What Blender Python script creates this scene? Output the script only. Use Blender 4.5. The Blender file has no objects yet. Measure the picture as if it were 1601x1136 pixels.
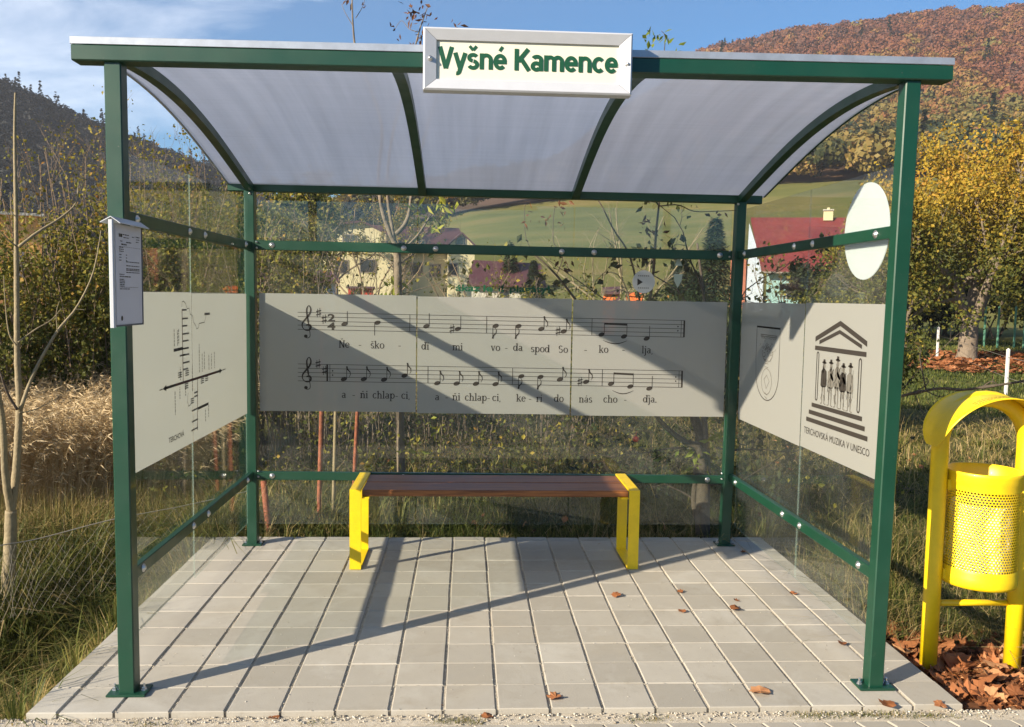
import bpy, math, random
import numpy as np
from mathutils import Vector, Matrix
from math import sin, cos, pi, radians, atan2, hypot, tan

S = bpy.context.scene
COL = S.collection

# ---------------------------------------------------------------- camera
CAM = Vector((-0.0215, -3.2414, 1.5375))
YAW, PITCH, ROLL, FPX = -0.05339, -0.07844, 0.01610, 1334.2
def cam_rows():
    c, s = cos(YAW), sin(YAW); M1 = np.array([[c, s, 0], [-s, c, 0], [0, 0, 1]])
    c, s = cos(PITCH), sin(PITCH); M2 = np.array([[1, 0, 0], [0, c, s], [0, -s, c]])
    c, s = cos(ROLL), sin(ROLL); M3 = np.array([[c, 0, s], [0, 1, 0], [-s, 0, c]])
    return M3 @ M2 @ M1
R_ = cam_rows()
cd = bpy.data.cameras.new('camera'); cam = bpy.data.objects.new('camera', cd); COL.objects.link(cam)
cd.sensor_width = 36; cd.lens = FPX / 1601 * 36; cd.clip_start = 0.05; cd.clip_end = 5000
m = Matrix.Identity(4)
for i in range(3):
    m[i][0] = R_[0][i]; m[i][1] = R_[2][i]; m[i][2] = -R_[1][i]; m[i][3] = CAM[i]
cam.matrix_world = m
S.camera = cam

# ---------------------------------------------------------------- sky, sun, exposure
SUN_EL = radians(22.9)
to_sun = Vector((-0.838 * cos(SUN_EL), -0.546 * cos(SUN_EL), sin(SUN_EL))).normalized()
W = bpy.data.worlds.new('World'); S.world = W; W.use_nodes = True
nt = W.node_tree; nt.nodes.clear()
def N(nt, typ, **kw):
    n = nt.nodes.new(typ)
    for k, v in kw.items():
        if k.startswith('i_'):
            k = k[2:]; k = int(k) if k.isdigit() else k.replace('_', ' ')
            n.inputs[k].default_value = v
        else: setattr(n, k, v)
    return n
def L(nt, a, b): nt.links.new(a, b)
sky = N(nt, 'ShaderNodeTexSky', sky_type='NISHITA', sun_disc=False, sun_elevation=SUN_EL,
        sun_rotation=atan2(to_sun.x, to_sun.y), altitude=600, air_density=1.0, dust_density=0.25, ozone_density=3.5)
bg = N(nt, 'ShaderNodeBackground', i_Strength=0.064); out = N(nt, 'ShaderNodeOutputWorld')
tc = N(nt, 'ShaderNodeTexCoord')
# thin high cloud, fixed to compass directions (denser to the north-west)
mp = N(nt, 'ShaderNodeMapping'); mp.inputs['Scale'].default_value = (1.6, 1.6, 6.5); mp.inputs['Rotation'].default_value = (0.25, 0.35, 0.2)
nz = N(nt, 'ShaderNodeTexNoise', i_Scale=1.7, i_Detail=8.0, i_Roughness=0.6, i_Distortion=0.7)
sp = N(nt, 'ShaderNodeSeparateXYZ')
L(nt, tc.outputs['Generated'], mp.inputs[0]); L(nt, mp.outputs[0], nz.inputs['Vector']); L(nt, tc.outputs['Generated'], sp.inputs[0])
mr = N(nt, 'ShaderNodeMapRange'); mr.inputs[1].default_value = 0.05; mr.inputs[2].default_value = -0.5; mr.inputs[3].default_value = -0.26; mr.inputs[4].default_value = 0.22
L(nt, sp.outputs['X'], mr.inputs[0])
ad = N(nt, 'ShaderNodeMath', operation='ADD'); L(nt, nz.outputs[0], ad.inputs[0]); L(nt, mr.outputs[0], ad.inputs[1])
cr = N(nt, 'ShaderNodeMapRange'); cr.inputs[1].default_value = 0.50; cr.inputs[2].default_value = 0.95; cr.inputs[4].default_value = 0.85
L(nt, ad.outputs[0], cr.inputs[0])
mx = N(nt, 'ShaderNodeMix', data_type='RGBA'); mx.inputs['B'].default_value = (12.0, 12.4, 13.2, 1)
hs = N(nt, 'ShaderNodeHueSaturation', i_Saturation=1.38, i_Value=1.18); L(nt, sky.outputs[0], hs.inputs['Color'])
L(nt, cr.outputs[0], mx.inputs['Factor']); L(nt, hs.outputs[0], mx.inputs['A'])
L(nt, mx.outputs['Result'], bg.inputs[0]); L(nt, bg.outputs[0], out.inputs[0])

sd = bpy.data.lights.new('sun', 'SUN'); so = bpy.data.objects.new('sun', sd); COL.objects.link(so)
sd.energy = 5.0; sd.angle = radians(0.53); sd.color = (1.0, 0.885, 0.705)
so.rotation_euler = to_sun.to_track_quat('Z', 'Y').to_euler()
S.view_settings.view_transform = 'Standard'; S.view_settings.look = 'None'
S.view_settings.exposure = 1.08; S.view_settings.gamma = 1.0
S.render.engine = 'CYCLES'
S.cycles.transparent_max_bounces = 24; S.cycles.max_bounces = 6; S.cycles.volume_bounces = 0; S.cycles.diffuse_bounces = 3; S.cycles.glossy_bounces = 3

# ---------------------------------------------------------------- materials
def new_mat(name):
    m = bpy.data.materials.new(name); m.use_nodes = True
    nt = m.node_tree; nt.nodes.clear()
    o = N(nt, 'ShaderNodeOutputMaterial')
    return m, nt, o
def principled(name, col, rough=0.5, metal=0.0, noise=None, bump=None, spec=0.5, coat=0.0):
    """noise=(scale, amount, detail); bump=(scale, strength, distance)"""
    m, nt, o = new_mat(name)
    b = N(nt, 'ShaderNodeBsdfPrincipled'); b.inputs['Base Color'].default_value = (*col, 1)
    b.inputs['Roughness'].default_value = rough; b.inputs['Metallic'].default_value = metal
    b.inputs['Specular IOR Level'].default_value = spec; b.inputs['Coat Weight'].default_value = coat
    L(nt, b.outputs[0], o.inputs[0])
    tc = N(nt, 'ShaderNodeTexCoord')
    if noise:
        nz = N(nt, 'ShaderNodeTexNoise', i_Scale=noise[0], i_Detail=6.0, i_Roughness=0.65); L(nt, tc.outputs['Object'], nz.inputs['Vector'])
        mr = N(nt, 'ShaderNodeMapRange'); mr.inputs[1].default_value = 0.25; mr.inputs[2].default_value = 0.75
        mr.inputs[3].default_value = 1 - noise[1]; mr.inputs[4].default_value = 1 + noise[1]; L(nt, nz.outputs[0], mr.inputs[0])
        mm = N(nt, 'ShaderNodeVectorMath', operation='SCALE'); mm.inputs[0].default_value = col; L(nt, mr.outputs[0], mm.inputs['Scale'])
        L(nt, mm.outputs[0], b.inputs['Base Color'])
    if bump:
        n2 = N(nt, 'ShaderNodeTexNoise', i_Scale=bump[0], i_Detail=4.0); L(nt, tc.outputs['Object'], n2.inputs['Vector'])
        bp = N(nt, 'ShaderNodeBump', i_Strength=bump[1], i_Distance=bump[2]); L(nt, n2.outputs[0], bp.inputs['Height']); L(nt, bp.outputs[0], b.inputs['Normal'])
    return m
def wear(m, chip, dust, amt=.10):
    nt = m.node_tree; b = next(n for n in nt.nodes if n.type == 'BSDF_PRINCIPLED'); lk = b.inputs['Base Color'].links[0].from_socket; tc = N(nt, 'ShaderNodeTexCoord')
    for sc, lo, hi, a_, c in ((3.0, .45, .8, amt, dust), (70, .70, .74, .8, chip), (16, .68, .78, .45, dust)):
        nz = N(nt, 'ShaderNodeTexNoise', i_Scale=sc, i_Detail=5.0, i_Roughness=0.6); L(nt, tc.outputs['Object'], nz.inputs['Vector']); mr = N(nt, 'ShaderNodeMapRange'); mr.inputs[1].default_value = lo; mr.inputs[2].default_value = hi; mr.inputs[4].default_value = a_; L(nt, nz.outputs[0], mr.inputs[0])
        x = N(nt, 'ShaderNodeMix', data_type='RGBA'); L(nt, mr.outputs[0], x.inputs['Factor']); L(nt, lk, x.inputs['A']); x.inputs['B'].default_value = (*c, 1); lk = x.outputs['Result']
    L(nt, lk, b.inputs['Base Color']); nr = N(nt, 'ShaderNodeTexNoise', i_Scale=7.0, i_Detail=5.0); L(nt, tc.outputs['Object'], nr.inputs['Vector']); mr = N(nt, 'ShaderNodeMapRange'); mr.inputs[3].default_value = .28; mr.inputs[4].default_value = .62; L(nt, nr.outputs[0], mr.inputs[0]); L(nt, mr.outputs[0], b.inputs['Roughness'])
def ramp(nt, stops):
    r = N(nt, 'ShaderNodeValToRGB'); e = r.color_ramp.elements
    while len(e) > 1: e.remove(e[-1])
    e[0].position = stops[0][0]; e[0].color = (*stops[0][1], 1)
    for p, c in stops[1:]:
        x = e.new(p); x.color = (*c, 1)
    return r
def tinted(name, stops, rough=0.7, transl=0.0, bump=None, spec=0.2, mottled=None):
    """colour from the per-face attribute 'tint' through a ramp"""
    m, nt, o = new_mat(name)
    at = N(nt, 'ShaderNodeAttribute', attribute_name='tint'); r = ramp(nt, stops)
    fac = at.outputs['Fac']
    tc = N(nt, 'ShaderNodeTexCoord')
    if mottled:
        nz = N(nt, 'ShaderNodeTexNoise', i_Scale=mottled[0], i_Detail=5.0, i_Roughness=0.65); L(nt, tc.outputs['Object'], nz.inputs['Vector'])
        a = N(nt, 'ShaderNodeMath', operation='MULTIPLY_ADD'); a.inputs[1].default_value = mottled[1]; L(nt, nz.outputs[0], a.inputs[0])
        s = N(nt, 'ShaderNodeMath', operation='SUBTRACT'); s.inputs[1].default_value = mottled[1] * 0.5; L(nt, at.outputs['Fac'], s.inputs[0]); L(nt, s.outputs[0], a.inputs[2])
        fac = a.outputs[0]
    L(nt, fac, r.inputs[0])
    b = N(nt, 'ShaderNodeBsdfPrincipled', i_Roughness=rough); b.inputs['Specular IOR Level'].default_value = spec
    L(nt, r.outputs[0], b.inputs['Base Color'])
    last = b.outputs[0]
    if transl:
        t = N(nt, 'ShaderNodeBsdfTranslucent'); L(nt, r.outputs[0], t.inputs[0])
        x = N(nt, 'ShaderNodeMixShader', i_0=transl); L(nt, b.outputs[0], x.inputs[1]); L(nt, t.outputs[0], x.inputs[2]); last = x.outputs[0]
    if name == 'concrete_paver':      # broad pale lime bloom and brownish wear, in patches of their own
        base = r.outputs[0]
        for sc, lo, hi, amt, colr in ((2.6, .52, .72, .45, (.52, .50, .45)), (3.7, .55, .75, .55, (.27, .235, .18)), (38, .60, .72, .5, (.22, .19, .15)), (1.1, .5, .7, .35, (.40, .345, .26))):
            nz3 = N(nt, 'ShaderNodeTexNoise', i_Scale=sc, i_Detail=7.0, i_Roughness=0.68, i_Distortion=.4); mpz = N(nt, 'ShaderNodeMapping'); mpz.inputs['Location'].default_value = (sc * 3, sc, 0); L(nt, tc.outputs['Object'], mpz.inputs[0]); L(nt, mpz.outputs[0], nz3.inputs['Vector'])
            mz = N(nt, 'ShaderNodeMapRange'); mz.inputs[1].default_value = lo; mz.inputs[2].default_value = hi; mz.inputs[4].default_value = amt; L(nt, nz3.outputs[0], mz.inputs[0])
            xz = N(nt, 'ShaderNodeMix', data_type='RGBA'); L(nt, mz.outputs[0], xz.inputs['Factor']); L(nt, base, xz.inputs['A']); xz.inputs['B'].default_value = (*colr, 1); base = xz.outputs['Result']
        L(nt, base, b.inputs['Base Color'])
    if bump:
        n2 = N(nt, 'ShaderNodeTexNoise', i_Scale=bump[0], i_Detail=5.0, i_Roughness=0.7); L(nt, tc.outputs['Object'], n2.inputs['Vector'])
        bp = N(nt, 'ShaderNodeBump', i_Strength=bump[1], i_Distance=bump[2]); L(nt, n2.outputs[0], bp.inputs['Height']); L(nt, bp.outputs[0], b.inputs['Normal'])
    L(nt, last, o.inputs[0])
    return m

M = {}
M['green'] = principled('green_paint', (0.003, 0.043, 0.022), 0.36, noise=(9, 0.12), bump=(120, 0.06, 0.002), coat=0.15)
M['alu'] = principled('aluminium', (0.40, 0.43, 0.48), 0.45, 0.6, noise=(14, 0.18), bump=(60, 0.1, 0.002))
M['steel'] = principled('galvanised_bolt', (0.62, 0.62, 0.62), 0.28, 0.9, noise=(200, 0.2))
M['frame_white'] = principled('sign_frame_white', (0.52, 0.53, 0.56), 0.42, 0.15, noise=(18, 0.04))
M['cream'] = principled('sign_cream', (0.70, 0.67, 0.54), 0.45)
M['lettering_green'] = principled('lettering_green', (0.002, 0.065, 0.026), 0.5)
M['yellow'] = principled('yellow_paint', (0.84, 0.57, 0.004), 0.42, noise=(9, 0.13), bump=(70, 0.18, 0.002), coat=0.1)
M['ink'] = principled('film_print', (0.030, 0.024, 0.019), 0.6)
M['ink_red'] = principled('map_print_red', (0.085, 0.022, 0.020), 0.6)
M['ink_grey'] = principled('map_print_grey', (0.14, 0.13, 0.11), 0.6)
M['paper'] = principled('paper', (0.60, 0.60, 0.66), 0.5, noise=(5, 0.03))
M['white'] = tinted('white_plastic', [(0, (.90, .93, .95)), (1, (.90, .93, .95))], .4, .5)
M['sticker'] = principled('sticker_grey', (0.50, 0.50, 0.47), 0.5)
M['rust'] = principled('rusty_post', (0.24, 0.070, 0.030), 0.8, noise=(30, 0.55), bump=(60, 0.5, 0.01))
M['wire'] = principled('wire', (0.26, 0.23, 0.19), 0.7, 0.2)
M['bark_pale'] = principled('bark_pale', (0.235, 0.185, 0.105), 0.75, noise=(25, 0.25), bump=(60, 0.4, 0.01))
M['bark_dark'] = principled('bark_dark', (0.085, 0.062, 0.045), 0.85, noise=(20, 0.35), bump=(30, 0.6, 0.02))
M['bark_mid'] = principled('bark_mid', (0.17, 0.13, 0.09), 0.85, noise=(8, 0.35), bump=(10, 0.7, 0.05))
M['twig'] = principled('twig', (0.24, 0.165, 0.10), 0.8, noise=(15, 0.3))
M['apple'] = principled('apple_red', (0.55, 0.05, 0.02), 0.3)
wear(M['green'], (.10, .10, .08), (.05, .085, .06), .12); wear(M['yellow'], (.25, .17, .05), (.62, .45, .06), .18)

def wood_mat():
    m, nt, o = new_mat('stained_wood')
    b = N(nt, 'ShaderNodeBsdfPrincipled', i_Roughness=0.42); tc = N(nt, 'ShaderNodeTexCoord')
    mp = N(nt, 'ShaderNodeMapping'); mp.inputs['Scale'].default_value = (1.2, 22, 22)
    nz = N(nt, 'ShaderNodeTexNoise', i_Scale=3.0, i_Detail=8.0, i_Distortion=1.2)
    L(nt, tc.outputs['Object'], mp.inputs[0]); L(nt, mp.outputs[0], nz.inputs['Vector'])
    r = ramp(nt, [(0.25, (0.085, 0.026, 0.008)), (0.5, (0.19, 0.066, 0.018)), (0.75, (0.34, 0.125, 0.032))]); L(nt, nz.outputs[0], r.inputs[0])
    L(nt, r.outputs[0], b.inputs['Base Color'])
    bp = N(nt, 'ShaderNodeBump', i_Strength=0.15, i_Distance=0.003); L(nt, nz.outputs[0], bp.inputs['Height']); L(nt, bp.outputs[0], b.inputs['Normal'])
    L(nt, b.outputs[0], o.inputs[0]); return m
M['wood'] = wood_mat()

def glass_mat():
    m, nt, o = new_mat('clear_glass')
    t = N(nt, 'ShaderNodeBsdfTransparent'); t.inputs[0].default_value = (0.95, 0.97, 0.955, 1)
    g = N(nt, 'ShaderNodeBsdfGlossy', i_Roughness=0.02); lw = N(nt, 'ShaderNodeLayerWeight', i_Blend=0.5)
    pw = N(nt, 'ShaderNodeMath', operation='POWER', i_1=5.0); L(nt, lw.outputs['Facing'], pw.inputs[0])
    f = N(nt, 'ShaderNodeMath', operation='MULTIPLY_ADD', i_1=0.9, i_2=0.035); L(nt, pw.outputs[0], f.inputs[0])
    d = N(nt, 'ShaderNodeBsdfDiffuse'); d.inputs[0].default_value = (0.5, 0.52, 0.5, 1)      # faint film of dust
    tc = N(nt, 'ShaderNodeTexCoord'); nz = N(nt, 'ShaderNodeTexNoise', i_Scale=2.3, i_Detail=5.0); L(nt, tc.outputs['Object'], nz.inputs['Vector'])
    mr = N(nt, 'ShaderNodeMapRange'); mr.inputs[1].default_value = 0.35; mr.inputs[2].default_value = 0.8; mr.inputs[3].default_value = 0.008; mr.inputs[4].default_value = 0.04
    L(nt, nz.outputs[0], mr.inputs[0])
    x1 = N(nt, 'ShaderNodeMixShader'); L(nt, mr.outputs[0], x1.inputs[0]); L(nt, t.outputs[0], x1.inputs[1]); L(nt, d.outputs[0], x1.inputs[2])
    x = N(nt, 'ShaderNodeMixShader'); L(nt, f.outputs[0], x.inputs[0]); L(nt, x1.outputs[0], x.inputs[1]); L(nt, g.outputs[0], x.inputs[2])
    L(nt, x.outputs[0], o.inputs[0]); return m
M['glass'] = glass_mat()
def glass_edge():
    m, nt, o = new_mat('glass_edge')
    b = N(nt, 'ShaderNodeBsdfPrincipled', i_Roughness=0.15); b.inputs['Base Color'].default_value = (0.30, 0.40, 0.35, 1)
    t = N(nt, 'ShaderNodeBsdfTransparent'); x = N(nt, 'ShaderNodeMixShader', i_0=0.28); L(nt, t.outputs[0], x.inputs[1]); L(nt, b.outputs[0], x.inputs[2])
    L(nt, x.outputs[0], o.inputs[0]); return m
M['glass_edge'] = glass_edge()
def film_mat():
    m, nt, o = new_mat('frosted_film')
    d = N(nt, 'ShaderNodeBsdfPrincipled', i_Roughness=0.55); d.inputs['Base Color'].default_value = (0.50, 0.495, 0.455, 1); d.inputs['Specular IOR Level'].default_value = 0.3
    t = N(nt, 'ShaderNodeBsdfTranslucent'); t.inputs[0].default_value = (0.56, 0.56, 0.52, 1)
    x = N(nt, 'ShaderNodeMixShader', i_0=0.5); L(nt, d.outputs[0], x.inputs[1]); L(nt, t.outputs[0], x.inputs[2])
    tr = N(nt, 'ShaderNodeBsdfTransparent'); y = N(nt, 'ShaderNodeMixShader', i_0=0.20); L(nt, x.outputs[0], y.inputs[1]); L(nt, tr.outputs[0], y.inputs[2]); L(nt, y.outputs[0], o.inputs[0]); return m
M['film'] = film_mat()
def roof_mat():
    m, nt, o = new_mat('twin_wall_polycarbonate')
    tc = N(nt, 'ShaderNodeTexCoord')
    sp = N(nt, 'ShaderNodeSeparateXYZ'); L(nt, tc.outputs['Object'], sp.inputs[0])
    # the sheet's flutes run along the shelter; dirt streaks run down the slope
    wv = N(nt, 'ShaderNodeMath', operation='MULTIPLY', i_1=2 * pi / 0.011); L(nt, sp.outputs['Y'], wv.inputs[0])
    sn = N(nt, 'ShaderNodeMath', operation='SINE'); L(nt, wv.outputs[0], sn.inputs[0])
    mp = N(nt, 'ShaderNodeMapping'); mp.inputs['Scale'].default_value = (9.0, 0.35, 0.35); L(nt, tc.outputs['Object'], mp.inputs[0])
    nz = N(nt, 'ShaderNodeTexNoise', i_Scale=1.6, i_Detail=6.0, i_Roughness=0.6); L(nt, mp.outputs[0], nz.inputs['Vector'])
    mp2 = N(nt, 'ShaderNodeMapping'); mp2.inputs['Scale'].default_value = (0.5, 30, 1); L(nt, tc.outputs['Object'], mp2.inputs[0])
    n2 = N(nt, 'ShaderNodeTexNoise', i_Scale=2.0, i_Detail=4.0, i_Roughness=0.7); L(nt, mp2.outputs[0], n2.inputs['Vector'])
    a = N(nt, 'ShaderNodeMath', operation='MULTIPLY_ADD', i_1=0.45); L(nt, n2.outputs[0], a.inputs[0]); L(nt, nz.outputs[0], a.inputs[2])
    b = N(nt, 'ShaderNodeMath', operation='MULTIPLY_ADD', i_1=0.025); L(nt, sn.outputs[0], b.inputs[0]); L(nt, a.outputs[0], b.inputs[2])
    r = ramp(nt, [(0.40, (0.42, 0.44, 0.48)), (0.75, (0.50, 0.52, 0.57)), (1.0, (0.56, 0.58, 0.63))]); L(nt, b.outputs[0], r.inputs[0])
    d = N(nt, 'ShaderNodeBsdfPrincipled', i_Roughness=0.35); L(nt, r.outputs[0], d.inputs['Base Color'])
    t = N(nt, 'ShaderNodeBsdfTranslucent'); L(nt, r.outputs[0], t.inputs[0])
    x = N(nt, 'ShaderNodeMixShader', i_0=0.70); L(nt, d.outputs[0], x.inputs[1]); L(nt, t.outputs[0], x.inputs[2])
    tr = N(nt, 'ShaderNodeBsdfTransparent'); tr.inputs[0].default_value = (0.94, 0.95, 1, 1)
    y = N(nt, 'ShaderNodeMixShader', i_0=0.26); L(nt, x.outputs[0], y.inputs[1]); L(nt, tr.outputs[0], y.inputs[2])
    L(nt, y.outputs[0], o.inputs[0]); return m
M['roof'] = roof_mat()
M['paver'] = tinted('concrete_paver', [(0.0, (0.325, 0.298, 0.25)), (0.5, (0.365, 0.335, 0.282)), (1.0, (0.41, 0.378, 0.32))], 0.85, mottled=(9, 0.8), bump=(140, 0.25, 0.004))
M['joint'] = tinted('joint_sand', [(0.0, (0.20, 0.165, 0.12)), (0.6, (0.46, 0.40, 0.31)), (1.0, (0.58, 0.52, 0.42))], 0.95, mottled=(45, 1.6), bump=(160, 0.8, 0.006))
M['gravel'] = tinted('gravel_stones', [(0.0, (0.25, 0.22, 0.18)), (0.6, (0.45, 0.40, 0.32)), (1.0, (0.62, 0.58, 0.50))], 0.85)
M['asphalt'] = principled('asphalt', (0.05, 0.05, 0.05), 0.9, noise=(20, 0.2), bump=(200, 0.5, 0.005))

# ---------------------------------------------------------------- mesh builder
class MB:
    def __init__(s): s.v = []; s.f = []; s.m = []; s.t = []; s.n = 0; s.sm = []
    def add(s, verts, faces, mi=0, tint=0.5, smooth=False):
        verts = np.asarray(verts, float).reshape(-1, 3)
        s.v.append(verts)
        for f in faces: s.f.append([i + s.n for i in f])
        k = len(faces); s.m += [mi] * k; s.sm += [smooth] * k
        s.t += list(tint) if hasattr(tint, '__len__') else [tint] * k
        s.n += len(verts); return s
    def box(s, a, b, mi=0, tint=0.5, bev=0.0):
        (x0, y0, z0), (x1, y1, z1) = a, b
        V = [(x0, y0, z0), (x1, y0, z0), (x1, y1, z0), (x0, y1, z0), (x0, y0, z1), (x1, y0, z1), (x1, y1, z1), (x0, y1, z1)]
        s.add(V, [(3, 2, 1, 0), (4, 5, 6, 7), (0, 1, 5, 4), (1, 2, 6, 5), (2, 3, 7, 6), (3, 0, 4, 7)], mi, tint); return s
    def bar(s, p, q, w, h, up=(0, 0, 1), bev=0.004, mi=0, tint=.5):
        """bevelled bar from p to q, w across, h along up"""
        p, q, up = Vector(p), Vector(q), Vector(up); d = (q - p).normalized()
        sx = d.cross(up).normalized(); uz = sx.cross(d).normalized(); b = bev
        prof = [(-w/2+b, -h/2), (w/2-b, -h/2), (w/2, -h/2+b), (w/2, h/2-b), (w/2-b, h/2), (-w/2+b, h/2), (-w/2, h/2-b), (-w/2, -h/2+b)]
        V = []
        for c in (p, q):
            for x, z in prof: V.append(c + sx * x + uz * z)
        F = [(i, (i + 1) % 8, 8 + (i + 1) % 8, 8 + i) for i in range(8)] + [tuple(range(7, -1, -1)), tuple(range(8, 16))]
        s.add([tuple(v) for v in V], F, mi, tint); return s
    def tube(s, P, r, n=8, mi=0, tint=.5, cap=True):
        P = [Vector(p) for p in P]; k = len(P)
        if not hasattr(r, '__len__'): r = [r] * k
        V = []; t0 = (P[1] - P[0]).normalized()
        a = t0.orthogonal().normalized()
        for i in range(k):
            t = (P[min(i + 1, k - 1)] - P[max(i - 1, 0)]).normalized()
            a = (a - t * a.dot(t)); a = a.normalized() if a.length > 1e-6 else t.orthogonal().normalized(); b = t.cross(a)
            for j in range(n):
                an = 2 * pi * j / n; V.append(tuple(P[i] + (a * cos(an) + b * sin(an)) * r[i]))
        F = [(i * n + j, i * n + (j + 1) % n, (i + 1) * n + (j + 1) % n, (i + 1) * n + j) for i in range(k - 1) for j in range(n)]
        if cap: F += [tuple(range(n - 1, -1, -1)), tuple(range((k - 1) * n, k * n))]
        s.add(V, F, mi, tint, True); return s
    def lathe(s, prof, c, axis='z', n=24, mi=0, tint=.5, smooth=True):
        V = []
        for r, h in prof:
            for j in range(n):
                a = 2 * pi * j / n; x, y = r * cos(a), r * sin(a)
                V.append({'z': (c[0] + x, c[1] + y, c[2] + h), 'y': (c[0] + x, c[1] + h, c[2] + y), 'x': (c[0] + h, c[1] + x, c[2] + y)}[axis])
        F = [(i * n + j, i * n + (j + 1) % n, (i + 1) * n + (j + 1) % n, (i + 1) * n + j) for i in range(len(prof) - 1) for j in range(n)]
        F += [tuple(range(n)), tuple(range((len(prof) - 1) * n, len(prof) * n))]
        s.add(V, F, mi, tint, smooth); return s
    def ball(s, c, r, sub=1, mi=0, tint=.5, sc=(1, 1, 1), jit=0, rng=None):
        n, k = (8, 5) if sub == 1 else (14, 9)
        V = [(c[0], c[1], c[2] - r * sc[2])]
        for i in range(1, k):
            ph = -pi / 2 + pi * i / k
            for j in range(n):
                q = 1 + (rng.uniform(-jit, jit) if rng else 0)
                V.append((c[0] + r * q * cos(ph) * cos(2 * pi * j / n) * sc[0], c[1] + r * q * cos(ph) * sin(2 * pi * j / n) * sc[1], c[2] + r * q * sin(ph) * sc[2]))
        V.append((c[0], c[1], c[2] + r * sc[2])); F = []
        for j in range(n): F.append((0, 1 + (j + 1) % n, 1 + j))
        for i in range(k - 2):
            for j in range(n): F.append((1 + i * n + j, 1 + i * n + (j + 1) % n, 1 + (i + 1) * n + (j + 1) % n, 1 + (i + 1) * n + j))
        e = len(V) - 1
        for j in range(n): F.append((e, e - n + j, e - n + (j + 1) % n))
        s.add(V, F, mi, tint, True); return s
    def build(s, name, mats, parent=None, origin=None):
        mats = mats if isinstance(mats, (list, tuple)) else [mats]
        V = np.concatenate(s.v) if s.v else np.zeros((0, 3))
        if parent is not None: V = V - np.array(WORLD_LOC.get(parent.name, (0, 0, 0)))
        elif origin is not None: V = V - np.array(origin)
        o = quick(name, V, s.f, mats, s.t, s.m, s.sm)
        if parent is not None: o.parent = parent; WORLD_LOC[o.name] = WORLD_LOC.get(parent.name, (0, 0, 0))
        elif origin is not None: o.location = origin; WORLD_LOC[o.name] = tuple(origin)
        return o
WORLD_LOC = {}
def quick(name, V, F, mats, tint=None, mi=None, smooth=None):
    """fast mesh from numpy verts and faces (list of lists or an (n,k) array)"""
    me = bpy.data.meshes.new(name); V = np.asarray(V, np.float32)
    if isinstance(F, np.ndarray):
        n, k = F.shape; loops = F.ravel(); tot = np.full(n, k, np.int32)
    else:
        n = len(F); tot = np.array([len(f) for f in F], np.int32); loops = np.fromiter((i for f in F for i in f), np.int32)
    start = np.concatenate([[0], np.cumsum(tot)[:-1]]).astype(np.int32) if n else np.zeros(0, np.int32)
    me.vertices.add(len(V)); me.vertices.foreach_set('co', V.ravel())
    me.loops.add(len(loops)); me.loops.foreach_set('vertex_index', loops.astype(np.int32))
    me.polygons.add(n); me.polygons.foreach_set('loop_start', start)
    try: me.polygons.foreach_set('loop_total', tot)
    except Exception: pass
    for m_ in mats: me.materials.append(m_)
    if mi is not None: me.polygons.foreach_set('material_index', np.array(mi, np.int32))
    me.polygons.foreach_set('use_smooth', np.array(smooth if smooth is not None else [False] * n, bool))
    if tint is not None:
        a = me.attributes.new('tint', 'FLOAT', 'FACE'); a.data.foreach_set('value', np.clip(np.asarray(tint, np.float32), 0, 1))
    me.update(calc_edges=True); me.validate()
    o = bpy.data.objects.new(name, me); COL.objects.link(o); return o
def tag(o, label=None, cat=None, group=None, kind=None):
    if label: o['label'] = label
    if cat: o['category'] = cat
    if group: o['group'] = group
    if kind: o['kind'] = kind
    return o
def empty(name, loc, label, cat, group=None):
    o = bpy.data.objects.new(name, None); COL.objects.link(o); o.location = loc; o.empty_display_size = 0.1
    WORLD_LOC[o.name] = tuple(loc); return tag(o, label, cat, group)
def copy_thing(o, loc, rot=None, scale=None):
    c = o.copy(); COL.objects.link(c); c.location = loc
    if rot is not None: c.rotation_euler = rot
    if scale is not None: c.scale = scale
    for ch in list(o.children):
        d = ch.copy(); COL.objects.link(d); d.parent = c
        for g in list(ch.children):
            e = g.copy(); COL.objects.link(e); e.parent = d
    return c

# flat text, merged into a builder. place(u,v) -> world point; text is fitted into width w if given
def text_geo(txt, size, bold=0.0):
    cu = bpy.data.curves.new('t', 'FONT'); cu.body = txt; cu.size = size; cu.offset = bold; cu.resolution_u = 6
    ob = bpy.data.objects.new('t', cu); COL.objects.link(ob)
    me = bpy.data.meshes.new_from_object(ob.evaluated_get(bpy.context.evaluated_depsgraph_get()))
    V = np.array([v.co[:2] for v in me.vertices]); F = [list(p.vertices) for p in me.polygons]
    bpy.data.objects.remove(ob); bpy.data.curves.remove(cu); bpy.data.meshes.remove(me)
    return V, F
def put_text(mb, txt, u0, v0, width, height, place, bold=0.0, mi=0, cap=None):
    """baseline at v0, left at u0; height = cap height"""
    V, F = text_geo(txt, 1.0, bold); H, _ = text_geo(cap or 'H', 1.0, bold)
    ch = H[:, 1].max() - H[:, 1].min()
    sy = height / ch; sx = width / (V[:, 0].max() - V[:, 0].min()) if width else sy
    P = [place(u0 + (x - V[:, 0].min()) * sx, v0 + y * sy) for x, y in V]
    mb.add(P, F, mi)
def ribbon(mb, pts, w, place, mi=0):
    """flat stroke through (u,v) points, w scalar or per point"""
    P = np.array(pts, float); n = len(P); w = np.full(n, w) if not hasattr(w, '__len__') else np.array(w)
    T = np.gradient(P, axis=0) if n > 2 else np.array([P[1] - P[0]] * 2); T /= (np.linalg.norm(T, axis=1)[:, None] + 1e-9)
    Nn = np.stack([-T[:, 1], T[:, 0]], 1) * w[:, None] / 2
    A, B = P + Nn, P - Nn; V = [place(*q) for q in A] + [place(*q) for q in B]
    mb.add(V, [(i, i + 1, n + i + 1, n + i) for i in range(n - 1)], mi)
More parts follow.
